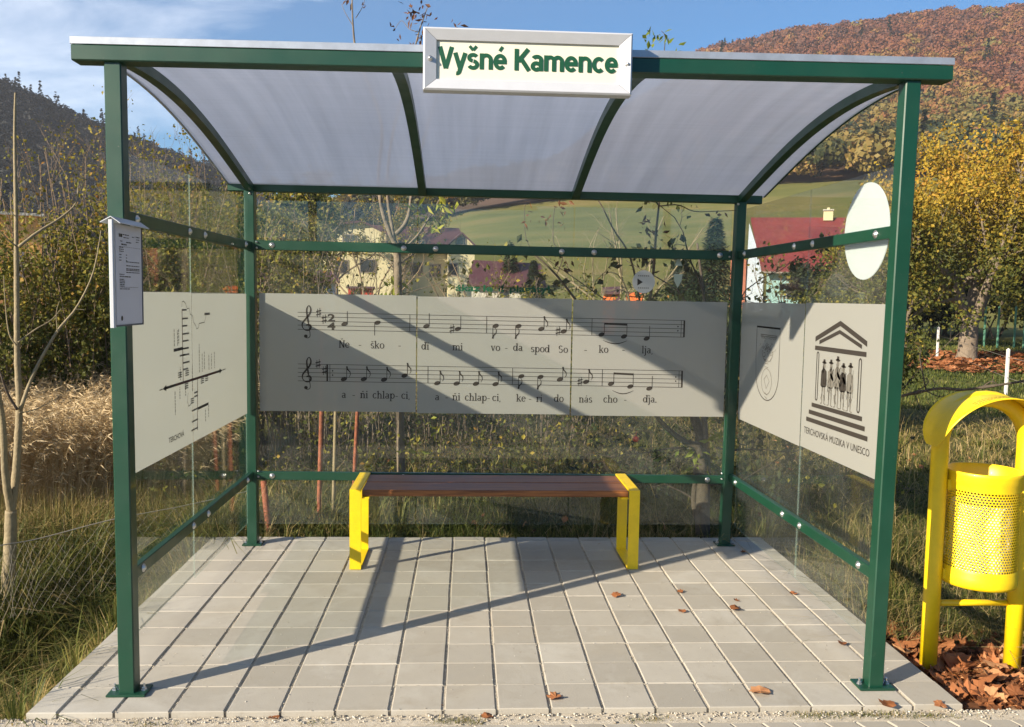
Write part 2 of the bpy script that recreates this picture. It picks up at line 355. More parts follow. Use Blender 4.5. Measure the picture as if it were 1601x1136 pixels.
def poly(mb, pts, place, mi=0): mb.add([place(*q) for q in pts], [tuple(range(len(pts)))], mi)
def ell(cx, cy, rx, ry, rot=0, n=18, a0=0, a1=2 * pi):
    o = []
    for i in range(n):
        a = a0 + (a1 - a0) * i / (n if abs(a1 - a0 - 2 * pi) < 1e-6 else n - 1)
        x, y = rx * cos(a), ry * sin(a); o.append((cx + x * cos(rot) - y * sin(rot), cy + x * sin(rot) + y * cos(rot)))
    return o

# ---------------------------------------------------------------- terrain
def vnoise(x, y, seed=0):
    """smooth value noise, vectorised"""
    x = np.asarray(x, float); y = np.asarray(y, float); xi = np.floor(x); yi = np.floor(y); fx, fy = x - xi, y - yi
    fx = fx * fx * (3 - 2 * fx); fy = fy * fy * (3 - 2 * fy)
    def h(a, b): 
        t = np.sin(a * 127.1 + b * 311.7 + seed * 74.7) * 43758.5453; return t - np.floor(t)
    return (h(xi, yi) * (1 - fx) + h(xi + 1, yi) * fx) * (1 - fy) + (h(xi, yi + 1) * (1 - fx) + h(xi + 1, yi + 1) * fx) * fy
def fbm(x, y, seed=0, o=4):
    s = 0; a = .5
    for i in range(o): s = s + a * vnoise(np.asarray(x) * 2 ** i, np.asarray(y) * 2 ** i, seed + i * 7); a *= .5
    return s
def smooth(a, b, x): t = np.clip((np.asarray(x, float) - a) / (b - a), 0, 1); return t * t * (3 - 2 * t)
TH =  [-3.2, -1.6, -1.0, -.49, -.392, -.286, -.168, 0.015, .12, .20, .265, .35, .43, .51, .60, .9, 1.6, 3.2]
RID = [.05, .12, .20, .190, .148, .116, .098, .118, .178, .232, .262, .278, .280, .283, .270, .22, .12, .05]
MEA = [.0, .02, .03, .03, .03, .035, .055, .100, .113, .118, .122, .128, .13, .13, .13, .1, .04, .0]
RRD = [300, 300, 300, 300, 300, 310, 340, 400, 430, 450, 460, 460, 460, 460, 460, 400, 350, 300]
def ground(x, y):
    x = np.asarray(x, float); y = np.asarray(y, float)
    X, Y = x - CAM.x, y - CAM.y; r = np.hypot(X, Y) + 1e-6; th = np.arctan2(X, Y)
    h0 = -0.10 - 0.06 * smooth(2.2, 4, y) - .10 * smooth(5, 20, r) + .16 * (fbm(x * .8, y * .8, 3) - .47) * smooth(2.3, 4.0, y) + .30 * (fbm(x * 1.5, y * 1.5, 13) - .47) * smooth(-1.75, -2.4, x) * smooth(12, 7, r)
    dl = smooth(-1.66, -2.0, x) * smooth(9, 3.5, y); h0 = h0 - .42 * dl - .22 * smooth(-1.66, -1.85, x) * smooth(-2.9, -2.2, x) * smooth(3.2, 1.6, y)
    rd, me, ri = np.interp(th, TH, RRD), np.interp(th, TH, MEA), np.interp(th, TH, RID)
    # height seen as a rise over distance, so the slope of each ring is continuous
    t40, t60, t90 = -.042, -.018, np.minimum(me * .45, .05)
    q = np.clip
    z1 = 1.54 + r * (t40 + (t60 - t40) * q((r - 38) / 22, 0, 1) + (t90 - t60) * q((r - 60) / 30, 0, 1) + (me - t90) * q((r - 90) / 75, 0, 1) + (ri - me) * smooth(165, rd, r) ** .85)
    zr = 1.54 + rd * ri; z1 = np.where(r > rd, zr - (r - rd) * .15, z1)
    z1 = z1 + smooth(150, 300, r) * 9 * (fbm(x * .012, y * .012, 11) - .47)
    return h0 + (z1 - h0) * smooth(26, 42, r)
def g1(x, y): return float(ground(x, y))
def spot(px, d):
    """ground point d metres from the camera in the compass direction of photo column px"""
    th = math.atan((px - 800.5) / FPX) - YAW
    x, y = CAM.x + d * sin(th), CAM.y + d * cos(th); return x, y, g1(x, y)

def build_terrain():
    nr, na = 230, 420
    rr = np.concatenate([[0.0], np.geomspace(.6, 900, nr)]); aa = np.linspace(-pi, pi, na, endpoint=False)
    Rr, Aa = np.meshgrid(rr[1:], aa, indexing='ij'); X = CAM.x + Rr * np.sin(Aa); Y = CAM.y + Rr * np.cos(Aa)
    Z = ground(X, Y)
    # flat under the paving, the footway and the road in front
    flat = (1 - smooth(-.45, -.15, Y)) ; Z = Z * (1 - flat) + (-.10) * flat * (Rr < 60) + Z * flat * (Rr >= 60)
    inpl = (X > -1.75) & (X < 2.0) & (Y > -.3) & (Y < 2.2); Z = np.where(inpl, -.14, Z)
    V = np.concatenate([[[CAM.x, CAM.y, -.10]], np.stack([X, Y, Z], -1).reshape(-1, 3)])
    idx = (np.arange(nr * na).reshape(nr, na)) + 1; nx = np.roll(idx, -1, axis=1)
    F = [[0, int(nx[0, j]), int(idx[0, j])] for j in range(na)]
    Q = np.stack([idx[:-1], nx[:-1], nx[1:], idx[1:]], -1).reshape(-1, 4)
    F += Q.tolist()
    m, nt, o = new_mat('meadow_soil')
    b = N(nt, 'ShaderNodeBsdfPrincipled', i_Roughness=0.95); b.inputs['Specular IOR Level'].default_value = 0.1
    ge = N(nt, 'ShaderNodeNewGeometry'); ln = N(nt, 'ShaderNodeVectorMath', operation='DISTANCE'); ln.inputs[1].default_value = (CAM.x, CAM.y, 0)
    L(nt, ge.outputs['Position'], ln.inputs[0])
    n1 = N(nt, 'ShaderNodeTexNoise', i_Scale=1.3, i_Detail=8.0, i_Roughness=0.7); L(nt, ge.outputs['Position'], n1.inputs['Vector'])
    near = ramp(nt, [(0.35, (0.045, 0.037, 0.018)), (0.5, (0.10, 0.095, 0.028)), (0.7, (0.20, 0.155, 0.065))]); L(nt, n1.outputs[0], near.inputs[0])
    mp = N(nt, 'ShaderNodeMapping'); mp.inputs['Scale'].default_value = (.02, .05, .05); L(nt, ge.outputs['Position'], mp.inputs[0])
    n2 = N(nt, 'ShaderNodeTexNoise', i_Scale=1.6, i_Detail=9.0, i_Roughness=0.62); L(nt, mp.outputs[0], n2.inputs['Vector'])
    far = ramp(nt, [(0.3, (0.085, 0.095, 0.026)), (0.5, (0.135, 0.135, 0.038)), (0.62, (0.19, 0.155, 0.055)), (0.8, (0.12, 0.12, 0.034))]); L(nt, n2.outputs[0], far.inputs[0])
    mr = N(nt, 'ShaderNodeMapRange'); mr.inputs[1].default_value = 14; mr.inputs[2].default_value = 24; L(nt, ln.outputs['Value'], mr.inputs[0])
    x = N(nt, 'ShaderNodeMix', data_type='RGBA'); L(nt, mr.outputs[0], x.inputs['Factor']); L(nt, near.outputs[0], x.inputs['A']); L(nt, far.outputs[0], x.inputs['B'])
    mr2 = N(nt, 'ShaderNodeMapRange'); mr2.inputs[1].default_value = 168; mr2.inputs[2].default_value = 182; L(nt, ln.outputs['Value'], mr2.inputs[0])
    y = N(nt, 'ShaderNodeMix', data_type='RGBA'); y.inputs['B'].default_value = (0.10, 0.06, 0.035, 1); L(nt, mr2.outputs[0], y.inputs['Factor']); L(nt, x.outputs['Result'], y.inputs['A'])
    L(nt, y.outputs['Result'], b.inputs['Base Color'])
    bp = N(nt, 'ShaderNodeBump', i_Strength=0.6, i_Distance=0.05); L(nt, n1.outputs[0], bp.inputs['Height']); L(nt, bp.outputs[0], b.inputs['Normal'])
    L(nt, b.outputs[0], o.inputs[0])
    t = quick('ground', V, F, [m], smooth=[True] * len(F)); tag(t, kind='structure')
build_terrain()

# ---------------------------------------------------------------- paving
rng = random.Random(5)
def paver_block(mb, x0, x1, y0, y1, z, t, bev=.0032, dep=.09):
    b = bev; j = rng.uniform(-.0020, .0016); z = z + j
    V = [(x0, y0, z - dep), (x1, y0, z - dep), (x1, y1, z - dep), (x0, y1, z - dep),
         (x0, y0, z - b), (x1, y0, z - b), (x1, y1, z - b), (x0, y1, z - b),
         (x0 + b, y0 + b, z), (x1 - b, y0 + b, z), (x1 - b, y1 - b, z), (x0 + b, y1 - b, z)]
    mb.add(V, [(8, 9, 10, 11), (4, 5, 9, 8), (5, 6, 10, 9), (6, 7, 11, 10), (7, 4, 8, 11), (0, 1, 5, 4), (1, 2, 6, 5), (2, 3, 7, 6), (3, 0, 4, 7)], 0, t)
mb = MB()
XG, YF = -0.0926, -0.166
xs = [-1.61] + [XG + .2 * k for k in range(-7, 11)]
ys = [YF + .2 * k for k in range(0, 12)] + [2.115]
for i in range(len(xs) - 1):
    off = rng.uniform(-.005, .005)
    for j in range(len(ys) - 1):
        gx = .0055 + rng.uniform(-.001, .001); gy = .0012 + rng.uniform(-.0004, .0004)
        y0, y1 = ys[j] + (off if j else 0), ys[j + 1] + (off if j < len(ys) - 2 else 0)
        paver_block(mb, xs[i] + gx, xs[i + 1] - gx, y0 + gy, y1 - gy, 0, rng.random())
# sand in the joints
mb.box((-1.60, YF + .01, -.12), (1.90, 2.11, -.0062), 1, .6)
tag(mb.build('paving', [M['paver'], M['joint']]), kind='structure')

# footway of interlocking blocks along the front, with a sandy strip between
mb = MB()
mb.box((-6, -1.6, -.13), (6, YF - .002, -.022), 1, .75)
for r_ in range(4):
    y1 = -.262 - r_ * .163
    for k in range(-34, 36):
        xo = k * .118 + (0.059 if r_ % 2 else 0) + .02; w, h = .112, .157; c = .016
        if y1 - h < -.95: continue
        P = [(0, 0), (w, 0), (w + c, -h * .28), (w, -h * .42), (w, -h * .58), (w + c, -h * .72), (w, -h), (0, -h), (c, -h * .72), (0, -h * .58), (0, -h * .42), (c, -h * .28)]
        z = -.012 + rng.uniform(-.002, .002); n = len(P)
        V = [(xo + a, y1 + b, z - .005) for a, b in P] + [(xo + w / 2 + (a - w / 2) * .93, y1 - h / 2 + (b + h / 2) * .95, z) for a, b in P] + [(xo + a, y1 + b, z - .06) for a, b in P]
        mb.add(V, [tuple(range(2 * n - 1, n - 1, -1))] + [(i, (i + 1) % n, n + (i + 1) % n, n + i) for i in range(n)] + [(2 * n + i, 2 * n + (i + 1) % n, (i + 1) % n, i) for i in range(n)], 0, rng.random() * .5)
tag(mb.build('footway', [M['paver'], M['joint']]), kind='structure')
mb = MB(); mb.box((-40, -9, -.20), (40, -1.62, -.06)); tag(mb.build('road', M['asphalt']), kind='structure')

# loose grit along the front edge and in the joints
mb = MB(); gr = random.Random(8)
def grit(x, y, z, r): mb.ball((x, y, z), r, 1, 0, gr.random(), (1, gr.uniform(.7, 1.2), .7), .25, gr)
for i in range(950):
    x = gr.uniform(-1.7, 2.1); y = YF - abs(gr.gauss(0, .028)) - .004; grit(x, y, -.02 + .002, gr.uniform(.0016, .0045) * (1.4 if gr.random() < .1 else 1))
for i in range(2600):
    y = gr.uniform(YF, 1.9) if gr.random() < .8 else gr.choice(ys) ; x = gr.choice(xs[1:-1]) + gr.gauss(0, .0035) if gr.random() < .72 else gr.uniform(-1.5, 1.8)
    if gr.random() < .16: y = gr.choice(ys[1:-2]) + gr.gauss(0, .003)
    grit(x, y, .0005 - .004 * (abs(x - min(xs, key=lambda q: abs(q - x))) < .005), gr.uniform(.0011, .0024))
tag(mb.build('grit', M['gravel']), 'pale grit scattered along the paving joints and front edge', 'grit', kind='stuff')

# ================================================================ the shelter
SH = empty('bus_shelter', (0.16, 1.0, 0), 'dark green steel bus shelter with arched translucent roof and glass walls', 'bus shelter')
def bolt(mb, c, d, r=.017):
    """dome-headed bolt with washer at c, pointing along d"""
    c, d = Vector(c), Vector(d).normalized(); a = d.orthogonal().normalized(); b = d.cross(a); n = 12
    prof = [(r, 0), (r, .003), (r * .68, .0032), (r * .66, .006), (r * .45, .010), (r * .15, .0118)]
    V = [tuple(c + (a * cos(2 * pi * j / n) + b * sin(2 * pi * j / n)) * q + d * h) for q, h in prof for j in range(n)]
    F = [(i * n + j, i * n + (j + 1) % n, (i + 1) * n + (j + 1) % n, (i + 1) * n + j) for i in range(len(prof) - 1) for j in range(n)] + [tuple(range((len(prof) - 1) * n, len(prof) * n))]
    mb.add(V, F, 0, .5, True)
posts = [((-1.297, -.005), (-1.304, -.005), 2.355), ((1.623, -.005), (1.650, -.005), 2.375), ((-1.312, 1.957), (-1.316, 1.957), 2.135), ((1.614, 1.957), (1.640, 1.957), 2.13)]
for k, (b0, t0, h) in enumerate(posts):
    p = MB().bar((*b0, .008), (*t0, h), .060, .060, up=(0, 1, 0), bev=.004).build('post', M['green'], SH)
    w = .072 if k < 2 else .058
    bp = MB(); x, y = b0
    bp.bar((x, y - .045, .006), (x, y + .045, .006), w * 2, .009, bev=.002); pl = bp.build('base_plate', M['green'], p)
    for s in (-1, 1):
        q = MB(); q.lathe([(.012, .010), (.012, .012), (.0085, .0125), (.0085, .020), (.0045, .0205), (.0045, .034)], (x + s * w * .76, y, 0), n=6, smooth=False); q.build('anchor_bolt', M['steel'], p)
    if k > 1:
        for z in (1.835, 1.80, .46, .425):
            q = MB(); bolt(q, (x + (.040 if x < 0 else -.040), 1.928, z), (0, -1, 0), .006); q.build('bolt', M['steel'], p)
        q = MB(); bolt(q, (x + .003, 1.926, 2.118), (0, -1, 0), .007); q.build('bolt', M['steel'], p)
# front and back beams
MB().bar((-1.440, -.010, 2.380), (1.791, -.010, 2.402), .080, .056, bev=.004).build('front_beam', M['green'], SH)
al = MB(); 
al.bar((-1.443, -.049, 2.4215), (1.794, -.049, 2.4435), .006, .026, bev=.001); al.bar((-1.443, -.003, 2.4325), (1.794, -.003, 2.4545), .086, .003, bev=.001)
al.build('edge_strip', M['alu'], SH)
MB().bar((-1.442, 1.965, 2.158), (1.768, 1.965, 2.150), .050, .050, bev=.004).build('back_beam', M['green'], SH)
# roof arches (underside heights sampled along the depth)
ay = np.array([0.02, .4, .88, 1.28, 1.58, 1.93]); az = np.array([2.368, 2.388, 2.352, 2.284, 2.215, 2.132])
pf = np.polyfit(ay, az, 4); arch = lambda y: float(np.polyval(pf, y))
for x0 in (-1.310, -.295, .622, 1.640):
    b = MB(); n = 22; Y = np.linspace(.03, 1.945, n); V = []
    for y in Y:
        z = arch(y); sl = np.polyval(np.polyder(pf), y); nn = Vector((0, -sl, 1)).normalized()
        for dx, dz in ((-.022, 0), (.022, 0), (.022, .04), (-.022, .04)): V.append((x0 + dx, y + nn.y * dz, z + nn.z * dz))
    F = [(i * 4 + j, i * 4 + (j + 1) % 4, i * 4 + 4 + (j + 1) % 4, i * 4 + 4 + j) for i in range(n - 1) for j in range(4)] + [(3, 2, 1, 0), tuple(range(4 * n - 4, 4 * n))]
    b.add(V, F); b.build('roof_arch', M['green'], SH)
# roof sheet: one curved twin-wall sheet, with a closed top and underside
b = MB(); n = 60; Y = np.linspace(-.035, 2.03, n); cx = [-1.437, -1.31, 0, 1.64, 1.785]; V = []
for y in Y:
    yy = min(max(y, .02), 1.93); z = arch(yy) + (y - yy) * np.polyval(np.polyder(pf), yy); sl = np.polyval(np.polyder(pf), yy); nn = Vector((0, -sl, 1)).normalized()
    for dz in (.043, .053):
        for x in cx: V.append((x, y + nn.y * dz, z + nn.z * dz + .006 * (x + 1.31) / 2.95 * max(0, 1 - y / 1.0)))
F = []; c = len(cx)
for i in range(n - 1):
    for k in range(c - 1):
        a = i * 2 * c + k; F.append((a, a + 1, a + 2 * c + 1, a + 2 * c)); a += c; F.append((a, a + 2 * c, a + 2 * c + 1, a + 1))
    for k in (0, c - 1): a = i * 2 * c + k; F.append((a, a + 2 * c, a + 3 * c, a + c))
b.add(V, F, 0, .5, False); sheet = b.build('roof_sheet', M['roof'], SH)
for side, x in ((-1, -1.440), (1, 1.788)):      # U-shaped trim along the sheet's two ends
    b = MB(); P = []
    for i in range(0, n, 3):
        y = Y[i]; yy = min(max(y, .02), 1.93); z = arch(yy) + (y - yy) * np.polyval(np.polyder(pf), yy) + .046 + (.006 if side > 0 else 0) * max(0, 1 - y); P.append((x, y, z))
    b.tube(P, .007, 6); b.build('edge_trim', M['alu'] if side < 0 else M['green'], SH)
# rails
def rail(p, q, bolts, nrm, h=.050, t=.030):
    r = MB().bar(p, q, t, h, bev=.003).build('rail', M['green'], SH)
    P, Q, n_ = Vector(p), Vector(q), Vector(nrm)
    for s in bolts:
        m_ = MB(); bolt(m_, P + (Q - P) * s + n_ * (t / 2), nrm); m_.build('bolt', M['steel'], r)
XB0, XB1 = -1.284, 1.590
fr = lambda x: (x - XB0) / (XB1 - XB0)
rail((XB0, 1.945, 1.818), (XB1, 1.945, 1.808), [fr(v) for v in (-1.184, -.405, -.215, .545, .742, 1.515)], (0, -1, 0), .056)
rail((XB0, 1.945, .430), (XB1, 1.945, .418), [fr(v) for v in (-1.19, -.40, .70, 1.485)], (0, -1, 0), .050)
fy = lambda y: (y - .025) / (1.93 - .025)
rail((-1.318, .025, 1.812), (-1.318, 1.93, 1.812), [fy(v) for v in (.17, .80, 1.03, 1.80)], (1, 0, 0))
rail((-1.318, .025, .432), (-1.318, 1.93, .430), [fy(v) for v in (.17, .80, 1.03, 1.80)], (1, 0, 0))
rail((1.645, .025, 1.812), (1.640, 1.93, 1.812), [fy(v) for v in (.17, .80, 1.03, 1.80)], (-1, 0, 0))
rail((1.640, .025, .442), (1.635, 1.93, .430), [fy(v) for v in (.17, .80, 1.03, 1.80)], (-1, 0, 0))
# panes: axis, fixed coordinate (inner face), span, heights
def pane(axis, c, a0, a1, z0, z1, f0, f1, inward, zt1=None):
    """glass pane with a frosted band of film on its inner face"""
    th = .005; zt1 = zt1 or z1; out_ = -inward
    def P(a, z, d): return (a, c + d, z) if axis == 'y' else (c + d, a, z)
    V = [P(a0, z0, 0), P(a1, z0, 0), P(a1, zt1, 0), P(a0, z1, 0), P(a0, z0, out_ * th), P(a1, z0, out_ * th), P(a1, zt1, out_ * th), P(a0, z1, out_ * th)]
    b = MB(); b.add(V, [(0, 1, 2, 3), (7, 6, 5, 4)], 0); b.add(V, [(0, 4, 5, 1), (1, 5, 6, 2), (2, 6, 7, 3), (3, 7, 4, 0)], 1)
    g = b.build('glass_pane', [M['glass'], M['glass_edge']], SH)
    fb = MB(); d0, d1 = inward * .0012, inward * .0020
    A, B = a0 + f0[0], a1 - f0[1]; z0f, z1f = f1
    V = [P(A, z0f, d0), P(B, z0f, d0), P(B, z1f, d0), P(A, z1f, d0), P(A, z0f, d1), P(B, z0f, d1), P(B, z1f, d1), P(A, z1f, d1)]
    fb.add(V, [(0, 1, 2, 3), (7, 6, 5, 4), (0, 4, 5, 1), (1, 5, 6, 2), (2, 6, 7, 3), (3, 7, 4, 0)]); fb.build('frosted_film', M['film'], g)
    return g
GY = 1.966
zb, zt_ = .125, 2.085
gb = [pane('y', GY, XB0 + .004, -.3285, zb, zt_, (.012, .001), (.822, 1.5335), -1),
      pane('y', GY, -.3225, .6185, zb, zt_, (.001, .001), (.816, 1.5285), -1),
      pane('y', GY, .6255, XB1 + .002, zb, zt_, (.001, .010), (.810, 1.5235), -1)]
gl = [pane('x', -1.3345, .045, .905, .16, 2.06, (.0, .001), (.812, 1.532), 1, 2.085),
      pane('x', -1.3345, .910, 1.915, .14, 2.085, (.001, .0), (.812, 1.528), 1, 2.09)]
gr_ = [pane('x', 1.6610, .045, .925, .13, 2.075, (.0, .001), (.812, 1.530), -1, 2.085),
       pane('x', 1.6610, .935, 1.915, .13, 2.085, (.001, .0), (.808, 1.525), -1, 2.09)]

# ---- printed song on the back band
IY = GY - .0032
bk = lambda x, z: (x, IY, z - .0066 * (x + 1.04))
mus = MB()
def staff(zt, x0=-1.04, x1=1.32, end=True):
    for k in range(5): z = zt - .0257 * k; ribbon(mus, [(x0, z), (x1, z)], .0028, bk)
    zb_ = zt - .1028
    ribbon(mus, [(x1 - .003, zb_), (x1 - .003, zt)], .010, bk); ribbon(mus, [(x1 - .022, zb_), (x1 - .022, zt)], .003, bk)
    for z in (zt - .0257 * 1.5, zt - .0257 * 2.5): poly(mus, ell(x1 - .042, z, .0045, .0045), bk)
def clef(x, zt):
    s = .0257; z0 = zt - 3 * s      # the G line
    pts = [(-.006, 0), (.010, .004), (.018, -.010), (.010, -.026), (-.010, -.028), (-.026, -.012), (-.026, .012), (-.008, .038), (.012, .066), (.018, .092), (.010, .112), (.000, .104), (-.004, .080), (.004, .02), (.014, -.052), (.008, -.070), (-.006, -.072), (-.012, -.062)]
    # dense smooth curve
    P = np.array(pts); t = np.linspace(0, len(P) - 1, 90); i = np.clip(t.astype(int), 0, len(P) - 2); f = (t - i)[:, None]
    g = lambda k: P[np.clip(i + k, 0, len(P) - 1)]
    C = .5 * (2 * g(0) + (g(1) - g(-1)) * f + (2 * g(-1) - 5 * g(0) + 4 * g(1) - g(2)) * f ** 2 + (3 * g(0) - g(-1) - 3 * g(1) + g(2)) * f ** 3)
    w = .0045 + .0065 * np.abs(np.sin(t * .55 + .6)) * (t < 13)
    ribbon(mus, [(x + a * 1.12, z0 + b * 1.05) for a, b in C], w, bk); poly(mus, ell(x - .010, z0 - .066, .011, .010), bk)
def sharp(x, z, s=1.0):
    for dx in (-.007, .007): ribbon(mus, [(x + dx * s, z - .026 * s + dx * .4), (x + dx * s, z + .026 * s + dx * .4)], .0032, bk)
    for dz in (-.010, .010): ribbon(mus, [(x - .015 * s, z + dz * s - .004), (x + .015 * s, z + dz * s + .004)], .007, bk)
def note(x, z, up=True, flag=False, stem=.078):
    poly(mus, ell(x, z, .0195, .0125, .35), bk)
    sx = x + (.017 if up else -.017); ze = z + (stem if up else -stem); ribbon(mus, [(sx, z), (sx, ze)], .0036, bk)
    if flag:
        d = -1 if up else 1; pts = [(0, 0), (.004, d * .018), (.020, d * .034), (.022, d * .052), (.014, d * .066)]
        ribbon(mus, [(sx + a, ze + b_) for a, b_ in pts], [.010, .009, .006, .004, .002], bk)
def barline(x, zt): ribbon(mus, [(x, zt), (x, zt - .1028)], .0034, bk)
def slur(x0, x1, z):
    P = [(x0 + (x1 - x0) * i / 12, z - .020 * sin(pi * i / 12)) for i in range(13)]; ribbon(mus, P, [.002 + .004 * sin(pi * i / 12) for i in range(13)], bk)
U = lambda x, z: z + .0066 * (x + 1.04)
Z1, Z2 = 1.422, 1.110
staff(Z1); staff(Z2, x1=1.316)
clef(-.982, Z1); clef(-.982, Z2); sharp(-.915, Z1); sharp(-.882, Z1 - .038); sharp(-.919, Z2 + .002); sharp(-.880, Z2 - .036)
put_text(mus, '2', -.862, Z1 - .050, .045, .046, bk, .03); put_text(mus, '4', -.864, Z1 - .101, .048, .046, bk, .03)
h1 = [(-.761, 1.355, 1, 0), (-.563, 1.366, 0, 0), (-.268, 1.349, 1, 0), (-.077, 1.335, 1, 0), (.153, 1.357, 0, 1), (.292, 1.357, 0, 1), (.432, 1.342, 1, 1), (.570, 1.329, 1, 1)]
for x, z, u, f in h1: note(x, U(x, z), u, f)
sharp(-.112, U(-.11, 1.334)); sharp(.536, U(.53, 1.330))
for x in (-.368, .098, .744): barline(x, Z1)
def beamed(xa, za, xb, zb_, ztop):
    note(xa, za, 1, 0, ztop - za); note(xb, zb_, 1, 0, ztop - .004 - zb_)
    poly(mus, [(xa + .0155, ztop), (xb + .0188, ztop - .004), (xb + .0188, ztop - .016), (xa + .0155, ztop - .012)], bk); slur(xa + .01, xb + .02, zb_ - .026)
beamed(.804, U(.8, 1.313), .944, U(.94, 1.303), U(.87, 1.386)); note(1.085, U(1.08, 1.292), 1)
h2 = [(-.764, 1.021, 1, 1), (-.644, 1.022, 1, 1), (-.522, 1.020, 1, 1), (-.398, 1.046, 1, 1), (-.199, 1.002, 1, 1), (-.081, 1.001, 1, 1), (.037, 1.001, 1, 1), (.157, 1.000, 1, 1), (.315, 1.050, 0, 1), (.433, 1.047, 0, 1), (.553, 1.033, 1, 1), (.715, 1.020, 1, 1)]
for x, z, u, f in h2: note(x, U(x, z), u, f)
sharp(.678, U(.68, 1.021))
ribbon(mus, [(-.864, Z2), (-.864, Z2 - .1028)], .010, bk); barline(-.848, Z2)
for q in (1.5, 2.5): poly(mus, ell(-.832, Z2 - .0257 * q, .0045, .0045), bk)
for x in (-.256, .261, .815): barline(x, Z2)
beamed(.870, U(.87, 1.010), .991, U(.99, .994), U(.93, 1.080)); note(1.110, U(1.11, .983), 1)
mus.build('music_notation', M['ink'], SH)

# ---- serif words under the staves: small stroke alphabet, x-height 1
TS, HS = .20, .10      # thick and thin strokes
def g_arc(cx, cy, rx, ry, a0, a1, n=14): return ('a', cx, cy, rx, ry, a0, a1, n)
def g_l(x0, y0, x1, y1, w=HS): return ('l', x0, y0, x1, y1, w)
def stem(x, y0, y1, top=0, bot=1):
    o = [g_l(x, y0, x, y1, TS)]
    if bot: o.append(g_l(x - .22, y0 + .03, x + .22, y0 + .03))
    if top == 1: o.append(g_l(x - .22, y1 - .03, x + .22, y1 - .03))
    if top == 2: o.append(g_l(x - .24, y1 - .13, x, y1 - .03, .09))
    return o
AC = {'caron': lambda x, y: [g_l(x - .17, y + .22, x, y, .09), g_l(x, y, x + .17, y + .22, .09)],
      'acute': lambda x, y: [g_l(x - .04, y, x + .12, y + .24, .10)], 'apos': lambda x, y: [g_l(x, y + .28, x - .05, y, .10)]}
def lobe(cx=.42, w=.34): return [g_arc(cx, .5, w, .47, 0, 2 * pi, 22)]
GL = {
 'N': (1.15, stem(.2, 0, 1.4, 1) + stem(.95, 0, 1.4, 1, 0) + [g_l(.2, 1.4, .95, 0, TS)]),
 'e': (.85, [g_arc(.42, .5, .33, .47, .05, 5.6, 20), g_l(.1, .55, .75, .55)]),
 's': (.7, [g_arc(.34, .73, .22, .24, .5, 4.5, 12), g_arc(.34, .27, .24, .24, 1.5, -2.7, 12)]),
 'S': (.95, [g_arc(.46, 1.03, .30, .35, .5, 4.5, 14), g_arc(.46, .37, .32, .35, 1.5, -2.7, 14)]),
 'k': (.95, stem(.2, 0, 1.5, 2) + [g_l(.25, .42, .75, .95), g_l(.42, .58, .82, .03, TS), g_l(.62, .95, .88, .95), g_l(.62, .03, .95, .03)]),
 'o': (.9, lobe(.45, .35)), 'd': (.98, lobe(.40, .31) + stem(.76, 0, 1.5, 2, 0) + [g_l(.76, .05, .95, .05)]),
 'i': (.45, stem(.22, 0, 1, 2) + [g_arc(.22, 1.32, .05, .05, 0, 2 * pi, 8)]), 'I': (.45, stem(.22, 0, 1, 2)),
 'm': (1.5, stem(.2, 0, 1, 2) + [g_arc(.48, .66, .26, .29, 0, pi * .9, 10)] + stem(.74, 0, .7) + [g_arc(1.02, .66, .26, .29, 0, pi * .9, 10)] + stem(1.28, 0, .7)),
 'n': (1.0, stem(.2, 0, 1, 2) + [g_arc(.48, .66, .27, .29, 0, pi * .9, 10)] + stem(.76, 0, .7)),
 'h': (1.0, stem(.2, 0, 1.5, 2) + [g_arc(.48, .66, .27, .29, 0, pi * .9, 10)] + stem(.76, 0, .7)),
 'v': (.9, [g_l(.15, .97, .46, .02, TS), g_l(.46, .02, .78, .97), g_l(.02, .97, .35, .97), g_l(.62, .97, .92, .97)]),
 'a': (.85, [g_arc(.38, .68, .26, .27, 0, 2.6, 10), g_l(.62, .12, .62, .72, TS), g_arc(.36, .28, .25, .24, .6, 5.7, 14), g_l(.62, .06, .82, .06)]),
 'p': (.98, stem(.2, -.5, 1, 2) + [g_arc(.55, .5, .31, .47, 0, 2 * pi, 22)]), 'l': (.45, stem(.22, 0, 1.5, 2)),
 'j': (.45, [g_l(.24, -.2, .24, 1, TS), g_l(0, .87, .24, .97, .09), g_arc(.04, -.2, .20, .25, 0, -1.9, 8), g_arc(.24, 1.32, .05, .05, 0, 2 * pi, 8)]),
 'c': (.8, [g_arc(.42, .5, .33, .47, .7, 5.6, 18)]), 'r': (.7, stem(.2, 0, 1, 2) + [g_arc(.50, .66, .28, .29, .6, 2.8, 8)]),
 ',': (.35, [g_l(.18, .06, .08, -.25, .13)]), '.': (.35, [g_arc(.16, .07, .05, .05, 0, 2 * pi, 8)]), '-': (.6, [g_l(.06, .45, .54, .45, .10)]), ' ': (.42, [])}
ACC = {'Ň': ('N', 'caron', .57, 1.6), 'š': ('s', 'caron', .34, 1.2), 'ď': ('d', 'apos', 1.02, 1.22), 'ň': ('n', 'caron', .5, 1.2), 'á': ('a', 'acute', .4, 1.2), 'í': ('I', 'acute', .22, 1.2), 'ǐ': ('I', 'caron', .22, 1.2)}
lyr = MB()
